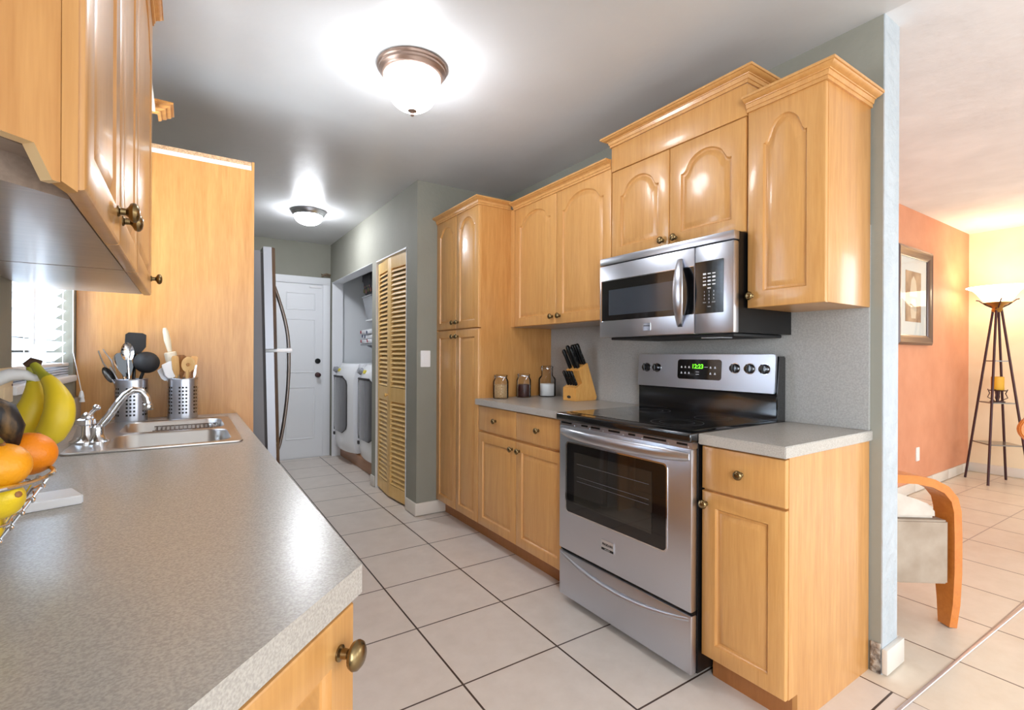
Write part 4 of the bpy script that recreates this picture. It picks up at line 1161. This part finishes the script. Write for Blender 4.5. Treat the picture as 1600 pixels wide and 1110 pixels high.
for i, (dy, zz) in enumerate(((0, 1.045), (.016, 1.025))):
    b = MB(); b.tube([(XL + .006, yB - .03, 2.05), (XL + .006, yB - .03 + dy * .3, 1.2), (XL + .032, yB - .03 + dy, zz)], .0013, 6); c = b.build('pull_cord', M['white_plastic'], wb)
    b = MB(); b.lathe([(.004, zz), (.006, zz - .006), (.009, zz - .022), (.009, zz - .026)], P_world, 10, (XL + .032, yB - .03 + dy)); b.build('tassel', M['white_plastic'], c)
t = thing('outlet_plate', 'almond wall outlet plate beside the window behind the bananas', 'outlet', (XL, 1.72, 1.11))
b = MB(); b.box(XL + .0005, XL + .007, 1.662, 1.782, 1.068, 1.158, .003); b.build('plate', M['almond'], t)
b = MB(); b.box(XL + .006, XL + .0085, 1.70, 1.745, 1.082, 1.110, .001); b.box(XL + .006, XL + .0085, 1.70, 1.745, 1.118, 1.146, .001); b.build('socket', M['almond'], t)
b = MB(); b.lathe([(.003, 0), (.003, .001)], plane((XL + .007, 1.771, 1.113), (0, 1, 0), (0, 0, 1), (1, 0, 0)), 8); b.build('screw', M['lamp_metal'], t)

# ================================================================ JARS AND KNIFE BLOCK
def jar(x, y, r, H, label, content, mc, fill, shoulder=.8, neck=.8):
    t = thing('glass_jar', label, 'jar', (x, y, .9142))
    b = LMB()
    out = [(r * .9, 0), (r, .006), (r, H * shoulder * .93), (r * .96, H * shoulder), (r * neck, H * (shoulder + .10)), (r * neck, H * .985)]
    b.lathe(out + [(q - .0025, max(z, .004)) for q, z in out[::-1]], P_world, 28); b.build('glass', M['glass'], t, 50)
    b = LMB()
    zt = H * fill
    b.lathe([(r * .88, .0045), (r - .003, .008), (r - .003, zt - .002), (r * .5, zt)], P_world, 28); b.build('contents', mc, t, 50)
    b = LMB(); b.lathe([(r * neck + .003, H * .985), (r * neck + .003, H * 1.02), (r * neck - .004, H * 1.045), (.002, H * 1.05)], P_world, 24); lid = b.build('lid', M['glass'], t, 50)
    b = LMB()
    b.tube([((r * neck + .0045) * math.cos(2 * PI * i / 30), (r * neck + .0045) * math.sin(2 * PI * i / 30), H * .95) for i in range(31)], .0013, 6)
    b.tube([(-(r * neck + .005), 0, H * .90), (-(r * neck + .009), 0, H * .98), (-(r * neck), 0, H * 1.05)], .0014, 6)
    b.tube([(-.3 * r, -(r * neck + .004), H * .80), (0, -(r * neck + .007), H * .96), (.3 * r, -(r * neck + .004), H * .80)], .0014, 6)
    b.build('wire_clasp', M['chrome'], t)
    return t


jar(1.700, 2.695, .050, .146, 'glass jar of tan oats nearest the counter front', 'oats', M['oats'], .62)
jar(1.878, 2.690, .049, .150, 'glass jar of dark beans between the other two jars', 'beans', M['beans'], .58)
jar(2.058, 2.668, .059, .200, 'taller glass jar half full of white powder by the knife block', 'powder', M['flour'], .44, .62, .66)

KX, KY0, KY1 = 1.972, 2.275, 2.395
kbx = lambda x: KX + (x - KX) * 1.14
kbz = lambda z: .9145 + (z - .9145) * 1.16
kb = thing('knife_block', 'slanted light wooden knife block on the counter', 'knife block', (KX + .08, (KY0 + KY1) / 2, .9142))
b = MB(); prof = [(KX, .9145), (KX + .150, .9145), (KX + .158, .932), (KX + .088, 1.118), (KX + .020, 1.078), (KX + .052, 1.008), (KX, .985)]
b.prism([(kbx(x), kbz(z)) for x, z in prof], KY0, KY1, lambda u, v, w: Vector((u, w, v)), .003); b.build('block', M['block_wood'], kb)
Pq = plane((KX - .0003, (KY0 + KY1) / 2, .938), (0, -1, 0), (0, 0, 1), (-1, 0, 0))
b = MB(); b.lathe([(.018, 0), (.018, .0008)], Pq, 24, sy=.5); b.build('oval_mark', M['print_dark'], kb)
KD = Vector((-.46, 0, .888)).normalized()
def knife(label, x, y, z, L, r=.0095):
    p = Vector((kbx(x), y, kbz(z))) + KD * .003; L *= 1.1; r *= 1.08
    t = thing('knife', label, 'knife', tuple(p), group='knives in the block')
    b = MB(); b.tube([p, p + KD * L * .15, p + KD * L * .6, p + KD * L * .93, p + KD * L], [r * .9, r, r * .92, r * 1.05, r * .6], 10, flat=1.35, up=(1, 0, .35)); b.build('handle', M['black'], t, 60)
    b = MB()
    for q in (.25, .5, .78): 
        c = p + KD * L * q; b.lathe([(.0018, -r * 1.0 - .0004), (.0018, r * 1.0 + .0004)], plane(c, (1, 0, 0), (0, 0, 1), (0, -1, 0)), 8)
    b.build('rivet', M['chrome'], t)
    b = MB(); b.tube([p - KD * .06, p], [.002, .0035], 6); b.build('blade', M['steel'], t)
rowz = lambda x: 1.072 + (x - KX - .022) * .66
for x, y, L, lb_ in ((.080, 2.296, .125, 'black knife at the back right corner of the block'), (.080, 2.318, .122, 'black knife second from the right in the back row'), (.078, 2.340, .120, 'black knife third from the right in the back row'),
                     (.046, 2.308, .128, 'thick black knife in the front of the upper row'), (.046, 2.332, .140, 'tallest black knife handle in the block'), (.040, 2.372, .120, 'black steel handle at the left of the upper row'), (.068, 2.378, .105, 'shorter black knife at the far left of the block')):
    knife(lb_, KX + x, y, rowz(KX + x), L)
for i, y in enumerate((2.298, 2.321, 2.346, 2.371)):
    knife('small black steak knife, %s in the low front row' % ('rightmost', 'second from the right', 'second from the left', 'leftmost')[i], KX + .026, y, .997, .088, .0072)

# ================================================================ LIGHTS ON THE CEILING
def ceiling_lamp(name, label, x, y, R, depth, ring_m, glass_m, fin=True):
    t = thing(name, label, 'ceiling light', (x, y, CZ))
    P = lambda u, v, w: Vector((u, v, -w))
    b = LMB(); b.lathe([(R * .99, .001), (R, .006), (R * .985, .014), (R * .95, .018), (R * .94, .026), (R * .90, .031), (R * .885, .039), (R * .84, .046), (R * .78, .048)], P, 48, cap1=False); b.build('ring', ring_m, t)
    b = LMB(); r = R * .80; pr = [(r, .040)]
    for k in range(1, 15):
        a = PI / 2 * k / 14; pr.append((r * math.cos(a) ** .85 if k < 14 else .004, .046 + (depth - .046) * math.sin(a)))
    b.lathe(pr, P, 40, cap0=False); b.build('glass_dome', glass_m, t, 80)
    if fin:
        b = LMB(); b.lathe([(.021, depth - .004), (.021, depth + .002), (.012, depth + .007), (.006, depth + .011), (.009, depth + .016), (.008, depth + .022), (.002, depth + .026)], P, 18); b.build('finial', ring_m, t)
    return t


ceiling_lamp('ceiling_light', 'bronze-ringed dome light on the kitchen ceiling', .838, 2.085, .156, .195, M['bronze'], M['lamp_glass'])
ceiling_lamp('ceiling_light', 'smaller flush dome light far down the hall ceiling', .905, 4.70, .150, .125, M['steel'], M['lamp_glass2'], False)

# ================================================================ HALL: SWITCH, BIFOLD DOOR, LAUNDRY
t = thing('light_switch', 'white rocker light switch on the grey wall beside the pantry', 'light switch', (1.478, YP, 1.166))
Pq = plane((1.440, YP - .0005, 1.104), (1, 0, 0), (0, 0, 1), (0, -1, 0))
b = MB(); b.prism(rrect(.076, .122, .005), 0, .006, Pq, .0015); b.build('plate', M['white_plastic'], t)
b = MB(); b.prism([(.022 + u, .027 + v) for u, v in rrect(.032, .066, .003)], .006, .010, Pq, .001); b.build('rocker', M['white_plastic'], t)

bf = thing('bifold_door', 'pine louvered bifold closet door in the hall wall', 'door', (XH, 3.97, 0))
hw = (BY1 - BY0) / 2 - .006
def leaf(p0, p1):
    U = Vector((p1[0] - p0[0], p1[1] - p0[1], 0)); Wd = U.length; U.normalize(); N = Vector((-abs(U.y), U.x if U.y < 0 else -U.x, 0))
    P = plane((p0[0], p0[1], .018), U, (0, 0, 1), N); H = BZ - .048
    b = MB(); th = .026; st = .042
    b.box(0, st, 0, H, 0, th, .002, P); b.box(Wd - st, Wd, 0, H, 0, th, .002, P)
    for z0, z1 in ((0, .10), (.79, .905), (H - .095, H)): b.box(st - .001, Wd - st + .001, z0, z1, .001, th - .001, 0, P)
    for za, zb in ((.10, .79), (.905, H - .095)):
        n = int((zb - za) / .0365); s_ = (zb - za) / n
        for k in range(n):
            zc = za + (k + .5) * s_
            q = [P(st - .002, zc + .017, .004), P(Wd - st + .002, zc + .017, .004), P(Wd - st + .002, zc - .014, th - .001), P(st - .002, zc - .014, th - .001)]
            q2 = [p + Vector((0, 0, .0055)) for p in q]
            b.loops([q, q2], cap0=True, cap1=True)
    o = b.build('leaf', M['louver'], bf, 30)
    return o, P, Wd
yc = (BY0 + BY1) / 2
l1, P1, W1 = leaf((XH + .040, BY1 - .006), (XH + .012, yc + .002))
l2, P2, W2 = leaf((XH + .012, yc - .002), (XH + .040, BY0 + .006))
b = MB(); b.lathe([(.008, .026), (.008, .034), (.016, .040), (.017, .050), (.008, .056)], P1, 16, (W1 - .025, .84)); b.build('knob', M['louver'], l1)
b = MB(); b.box(XH + .02, XH + .06, BY0 + .003, BY1 - .003, BZ - .028, BZ - .001); b.build('track', M['white'], bf, 0)
b = MB(); b.box(XH - .004, XH + .118, BY1 - .003, BY1, 0, BZ); b.box(XH - .004, XH + .118, BY0, BY0 + .003, 0, BZ); b.box(XH - .003, XH + .02, BY0, BY1, BZ - .012, BZ); structure('trim_5', b, M['white'], 0)

b = MB(); b.box(XH + .10, XR - .03, LY0 - .04, LY1 + .05, .001, .125, .003)
single('platform', b, M['platform'], 'brown wooden platform raising the washer and dryer', 'platform')


def washer(name, cat, label, y0, y1, xf):
    t = thing(name, label, cat, (1.8, (y0 + y1) / 2, .126))
    Wd = y1 - y0; zt = 1.088
    curve = lambda s_, k: xf + .075 - .075 * (1 - abs(2 * s_ - 1) ** 2.4) + k
    b = MB(); n = 20; ls = []
    for z, k in ((.140, .045), (.17, .020), (.25, .006), (.45, 0), (.85, 0), (.93, .004), (1.00, .022), (1.06, .050), (zt, .075), (zt + .006, .11)):
        front = [Vector((min(curve(i / n, k), xf + .14), y1 - Wd * i / n, z)) for i in range(n + 1)]
        ls.append(front + [Vector((xf + .15, y0, z)), Vector((xf + .15, y1, z))])
    b.loops(ls, cap0=True, cap1=True); b.build('front_panel', M['white_gloss'], t, 45)
    b = MB(); b.box(xf + .145, 2.12, y0, y1, .140, zt + .004, .008); b.build('cabinet', M['white_gloss'], t)
    for yy in (y0 + .05, y1 - .05):
        b = MB(); b.lathe([(.02, .126), (.02, .142)], P_world, 12, (xf + .19, yy)); b.build('foot', M['black'], t)
    # smoked door following the bulge
    b = MB(); ls = []
    pts = rrect(.74, .60, .09, 6)
    f = lambda u, v, w: Vector((curve(.13 + u, 0) - w, y1 - Wd * (.13 + u), .352 + v))
    b.prism([(u, v) for u, v in pts], .004, .012, f); 
    o = None
    # curved surface: strips
    b = MB(); m_ = 14
    rows_ = []
    for j in range(15):
        v = .60 * j / 14
        ins = 0.0
        for vv in (v, .60 - v):
            if vv < .09: ins = max(ins, .09 - math.sqrt(max(0, .09 ** 2 - (.09 - vv) ** 2)))
        rows_.append([f(ins / Wd * 1.0 + (.74 - 2 * ins / Wd) * i / m_, v, .006) for i in range(m_ + 1)])
    R2 = [[p + Vector((.010, 0, 0)) for p in r] for r in rows_]
    b.loops(rows_, closed=False); b.loops(R2, closed=False)
    o = b.build('door', M['smoke'], t, 60)
    b = MB()
    for a_, c_ in zip(rows_, rows_[1:]): pass
    edge = [r[0] for r in rows_] + [r[-1] for r in rows_[::-1]]
    b.tube(edge + [edge[0]], .006, 6); b.tube([rows_[-1][i] for i in range(m_ + 1)], .012, 6); b.build('door_gasket', M['gasket'], o)
    Pd = plane((curve(.30, .026), y1 - Wd * .24, 1.022), (0, -1, 0), (.3, 0, .95), (-.95, 0, .3))
    b = MB(); b.lathe([(.036, -.01), (.036, .010), (.028, .016), (.026, .034), (.004, .036)], Pd, 20); b.build('dial', M['dial_grey'], t)
    b = MB(); b.prism([(.10, -.02), (.17, -.02), (.17, .015), (.10, .015)], -.004, .010, Pd); b.build('sticker', M['yellow_label'], t, 0)
    Pe_ = plane((curve(.22, .0), y1 - Wd * .22, .300), (0, -1, 0), (0, 0, 1), (-1, 0, 0))
    b = MB(); b.prism([(-.022, -.016), (.022, -.016), (.022, .016), (-.022, .016)], -.004, .012, Pe_); b.build('badge', M['gasket'], t, 0)
    return t


washer('washing_machine', 'washing machine', 'white front loader with smoked door, at the back next to the entry door', 5.235, 5.925, 1.385)
washer('dryer', 'dryer', 'white front loader with smoked door, nearer one beside the closet louvers', 4.480, 5.165, 1.440)
# shelves inside the closet and what stands on them
t = thing('wall_shelf', 'lower narrow shelf over the washing machine', 'shelf', (2.0, 5.2, 1.30)); b = MB(); b.box(1.66, XR - .022, 4.42, 5.66, 1.297, 1.312); b.build('board', M['iron_grey'], t, 0)
b = MB(); b.tube([(1.72, 5.58, 1.30), (1.85, 5.58, 1.24), (2.155, 5.58, 1.12)], .012, 8); b.tube([(1.72, 4.7, 1.30), (1.85, 4.7, 1.24), (2.155, 4.7, 1.12)], .012, 8); b.build('bracket', M['iron_grey'], t)
t = thing('wall_shelf', 'upper white shelf inside the laundry closet', 'shelf', (2.0, 5.2, 1.59)); b = MB(); b.box(1.70, XR - .022, 4.42, 5.60, 1.575, 1.59); b.build('board', M['white'], t, 0)
b = MB(); b.tube([(1.80, 5.5, 1.575), (2.155, 5.5, 1.42)], .008, 8); b.tube([(1.80, 4.7, 1.575), (2.155, 4.7, 1.42)], .008, 8); b.build('bracket', M['white'], t)
t = thing('storage_bin', 'clear tapered plastic bin on the upper laundry shelf', 'bin', (1.80, 5.44, 1.591))
b = LMB(); ls = []
for hx, hy, z in ((.095, .13, 0), (.135, .165, .245), (.142, .172, .25), (.142, .172, .262), (.132, .162, .262), (.092, .126, .006)): ls.append([Vector((x * hx, y * hy, z)) for x, y in ((-1, -1), (1, -1), (1, 1), (-1, 1))])
b.loops(ls, cap0=True, cap1=True); b.build('tub', M['frost'], t)
t = thing('storage_bag', 'dark bag with olive and rose dots on top of the clear bin', 'bag', (1.80, 5.44, 1.854))
b = LMB(); ls = []
for hx, hy, z in ((.115, .165, 0), (.13, .185, .05), (.135, .19, .15), (.15, .20, .17), (.15, .20, .235), (.12, .16, .25)): ls.append([Vector((x * hx, y * hy, z)) for x, y in rrect(2, 2, .4, 4)]) if False else ls.append([Vector(((x - 1) * hx, (y - 1) * hy, z)) for x, y in rrect(2, 2, .4, 4)])
b.loops(ls, cap0=True, cap1=True); o = b.build('bag', M['dotbag'], t)
for i, (y, z) in enumerate(((-.11, .045), (-.03, .05), (.05, .04), (.12, .05), (-.07, .105), (.01, .11), (.09, .105))):
    b = LMB(); b.lathe([(.026, 0), (.026, .004)], plane((-.129, y, z + .01), (0, -1, 0), (0, 0, 1), (-1, 0, 0)), 16); b.build('dot', M['dot_a' if i % 2 else 'dot_b'], o)
t = thing('linen_bundle', 'white folded cloth bundle with red and blue print on the lower laundry shelf', 'linen', (1.80, 5.48, 1.313))
b = LMB()
for k, (dx, hz) in enumerate(((0, 0), (.012, .055), (-.008, .11))): b.box(-.14 + dx, .14 + dx, -.17, .17, hz, hz + .052, .022)
o = b.build('cloth', M['white'], t)
for i, (y, z, m_) in enumerate(((.13, .02, 'red'), (.08, .055, 'blue'), (.14, .085, 'red'), (-.02, .05, 'blue'), (-.10, .02, 'red'), (-.08, .08, 'blue'))):
    b = LMB(); b.lathe([(.018, 0), (.018, .003), (.008, .004)], plane((-.149, y, z * 1.6), (0, -1, 0), (0, 0, 1), (-1, 0, 0)), 12); b.build('print_motif', M[m_], o)

# ================================================================ LIVING ROOM
pf = thing('picture_frame', 'dark-framed vase print on the terracotta wall', 'picture', (5.27, YT, 1.72))
x0, x1, z0, z1 = 4.872, 5.662, 1.300, 2.138
Pf = plane((x0, YT - .002, z0), (1, 0, 0), (0, 0, 1), (0, -1, 0)); w, h = x1 - x0, z1 - z0
R = lambda i, q: [Pf(i, i, q), Pf(w - i, i, q), Pf(w - i, h - i, q), Pf(i, h - i, q)]
b = MB(); b.loops([R(0, 0), R(0, .03), R(.02, .042), R(.035, .036), R(.055, .034), R(.085, .018), R(.085, .008)]); b.build('frame', M['frame_wood'], pf, 25)
b = MB(); b.face([b.v(p) for p in R(.08, .010)]); b.build('mount', M['picture_mat'], pf, 0)
b = MB(); b.prism([(.22, .20), (w - .22, .20), (w - .22, h - .20), (.22, h - .20)], .011, .013, Pf); art = b.build('print', M['print_art'], pf, 0)
b = MB(); b.prism([(w / 2 - .05, .23), (w / 2 + .05, .23), (w / 2 + .07, .31), (w / 2 + .04, .40), (w / 2 - .04, .40), (w / 2 - .07, .31)], .013, .0135, Pf); b.prism([(w / 2 - .09, .42), (w / 2 + .09, .42), (w / 2 + .05, .56), (w / 2, .60), (w / 2 - .05, .56)], .013, .0135, Pf); b.build('vase_motif', M['print_vase'], art, 0)
b = MB(); b.face([b.v(p) for p in R(.08, .016)]); b.build('glazing', M['glass'], pf, 0)
t = thing('wall_outlet', 'white outlet low on the terracotta wall', 'outlet', (5.40, YT, .33))
Pq = plane((5.38, YT - .0005, .27), (1, 0, 0), (0, 0, 1), (0, -1, 0))
b = MB(); b.prism(rrect(.075, .12, .005), 0, .006, Pq, .0015); b.build('plate', M['white_plastic'], t)
b = MB(); b.prism([(.022, .02), (.053, .02), (.053, .05), (.022, .05)], .006, .008, Pq); b.prism([(.022, .07), (.053, .07), (.053, .10), (.022, .10)], .006, .008, Pq); b.build('socket', M['white_plastic'], t, 0)

# torchiere lamp with shelves
LX, LYc = 6.42, 1.33
fl = thing('floor_lamp', 'four-legged bronze torchiere lamp with small shelves in the living room corner', 'lamp', (LX, LYc, 0))
feet = [(6.437, 1.565), (6.19, 1.345), (6.640, 1.315), (6.40, 1.105)]
ctr = (6.42, 1.335)
ZC = 1.665
for fx_, fy_ in feet:
    ux, uy = fx_ - ctr[0], fy_ - ctr[1]
    b = MB(); b.tube([(fx_, fy_, .004), (ctr[0] + ux * .12, ctr[1] + uy * .12, ZC)], .0100, 10); b.build('leg', M['lamp_metal'], fl, 60)
for z in (.375, .765, 1.16):
    k = 1 - (1 - .12) * z / ZC
    b = MB(); pts = [(ctr[0] + (q[0] - ctr[0]) * k, ctr[1] + (q[1] - ctr[1]) * k) for q in (feet[0], feet[1], feet[3], feet[2])]
    b.prism(pts, z - .005, z + .005); b.build('shelf', M['shelf_glass'], fl, 0)
b = MB(); b.lathe([(.03, ZC - .04), (.042, ZC - .02), (.035, ZC), (.05, ZC + .02), (.09, ZC + .045), (.11, ZC + .05), (.10, ZC + .055), (.03, ZC + .03)], P_world, 28, ctr); b.build('collar', M['lamp_gold'], fl)
for a in range(4):
    an = a * PI / 2 + .4
    b = MB(); b.tube([(ctr[0] + .03 * math.cos(an), ctr[1] + .03 * math.sin(an), ZC + .0), (ctr[0] + .08 * math.cos(an), ctr[1] + .08 * math.sin(an), ZC + .03), (ctr[0] + .13 * math.cos(an), ctr[1] + .13 * math.sin(an), ZC + .075), (ctr[0] + .15 * math.cos(an), ctr[1] + .15 * math.sin(an), ZC + .08)], .006, 8); b.build('arm', M['lamp_metal'], fl)
b = MB(); pr = [(.05, ZC + .040), (.085, ZC + .055), (.115, ZC + .09), (.145, ZC + .14), (.175, ZC + .175), (.222, ZC + .196), (.224, ZC + .200), (.172, ZC + .185), (.14, ZC + .147), (.11, ZC + .097), (.08, ZC + .063), (.002, ZC + .055)]
b.lathe(pr, P_world, 40, ctr); b.build('shade', M['torch_glass'], fl, 60)
t = thing('candle', 'yellow pillar candle in a wire holder on the lamp shelf', 'candle', (ctr[0] + .02, ctr[1], .771))
b = LMB(); b.lathe([(.045, .115), (.047, .12), (.047, .235), (.040, .24), (.01, .235)], P_world, 20); b.build('wax', M['candle'], t)
b = LMB(); b.lathe([(.065, .104), (.07, .110), (.05, .114)], P_world, 20); b.lathe([(.055, 0), (.055, .006), (.012, .010), (.010, .05), (.018, .075), (.02, .105)], P_world, 16)
for a in range(4):
    an = a * PI / 2
    b.tube([(.02 * math.cos(an), .02 * math.sin(an), .01), (.07 * math.cos(an), .07 * math.sin(an), .04), (.055 * math.cos(an), .055 * math.sin(an), .08), (.07 * math.cos(an), .07 * math.sin(an), .12)], .004, 6)
b.build('holder', M['lamp_metal'], t)

# armchair seen past the wall end
ac = thing('armchair', 'bentwood armchair with beige suede side and cream seat cushion past the wall end', 'armchair', (2.827, .715, 0))
Bk = Vector((-.867, .498, 0)).normalized(); Lt = Vector((.498, .867, 0)).normalized()
Pa = lambda a, z, l: Vector((2.827, .715, 0)) + Bk * a + Vector((0, 0, z)) + Lt * l
path = [(-.004, .0), (-.020, .10), (-.028, .24), (-.028, .40), (-.024, .515), (-.008, .575), (.035, .625), (.10, .657), (.18, .674), (.273, .680), (.38, .672), (.46, .65), (.52, .60), (.55, .50), (.56, .30), (.58, .004)]
SWd = .60
for l0 in (0, SWd - .10):
    ls = []
    for i, (a, z) in enumerate(path):
        p_, n_ = path[max(i - 1, 0)], path[min(i + 1, len(path) - 1)]
        tx, tz = n_[0] - p_[0], n_[1] - p_[1]; q = math.hypot(tx, tz); nx, nz = -tz / q, tx / q
        th = .036; wd_ = .10
        if z < .2: wd_ = .055 + .045 * z / .2
        ls.append([Pa(a, z, l0), Pa(a, z, l0 + wd_), Pa(a - nx * th * -1 if False else a + (nx * -th), z + nz * -th, l0 + wd_), Pa(a + nx * -th, z + nz * -th, l0)])
    b = MB(); b.loops(ls, cap0=True, cap1=True); b.build('arm', M['arm_wood'], ac, 50)
b = MB(); b.prism([(.022, .188), (.52, .215), (.52, .49), (.022, .470)], .012, SWd - .012, Pa, .008); b.build('seat', M['suede'], ac)
b = MB(); b.prism([(.06, .474), (.50, .492), (.50, .66), (.40, .645), (.273, .600), (.15, .560), (.085, .535), (.062, .515)], .03, SWd - .03, Pa, .012); b.build('cushion', M['cushion'], ac)
b = MB(); b.prism([(.42, .50), (.52, .50), (.60, .93), (.56, .95), (.50, .93)], .11, SWd - .11, Pa, .02); b.build('backrest', M['suede'], ac)
# neighbouring wooden chair whose rounded back just enters the frame
t = thing('dining_chair', 'brown wooden chair back just entering at the right edge', 'chair', (4.478, .684, 0))
Uc, Nc = (.834, -.552, 0), (-.552, -.834, 0)
Pz = plane((0, 0, .75), Uc, (0, 0, 1), Nc); Pz2 = plane((0, 0, 0), Uc, (0, 0, 1), Nc)
ov = [(.21 * math.cos(2 * PI * i / 32), .11 * math.sin(2 * PI * i / 32)) for i in range(32)]
b = LMB(); b.prism(ov, -.014, .014, Pz, .006); b.build('backrest', M['arm_wood'], t)
b = LMB(); b.prism([(-.14, .43), (.2, .43), (.2, .47), (-.14, .47)], .03, .42, Pz2, .01); b.build('seat', M['arm_wood'], t)
for u_ in (-.12, .17):
    for w_ in (.04, .38):
        b = LMB(); b.tube([Pz2(u_, 0, w_), Pz2(u_, .44, w_)], [.016, .02], 10); b.build('leg', M['arm_wood'], t)
    b = LMB(); b.tube([Pz2(u_, .46, .05), Pz2(u_, .66, 0), Pz2(u_, .74, 0)], .014, 8); b.build('post', M['arm_wood'], t)
t = thing('curtain_rod', 'gold curtain rod end high on the cream wall', 'curtain rod', (XE - .06, 1.0, 2.26))
b = LMB(); b.tube([(0, .16, 0), (0, -1.9, 0)], .012, 10); b.build('rod', M['brass_gold'], t)
b = LMB(); b.ball((0, .18, 0), .028, 14, 10); b.build('finial', M['brass_gold'], t, 80)
b = LMB(); b.tube([(0, .02, 0), (.058, .02, 0)], .008, 8); b.tube([(0, -1.7, 0), (.058, -1.7, 0)], .008, 8); b.build('bracket', M['brass_gold'], t)
# ground outside the windows
b = MB(); b.box(-14, 20, -16, 16, -.32, -.12); structure('ground_outside', b, M['outdoor'], 0)
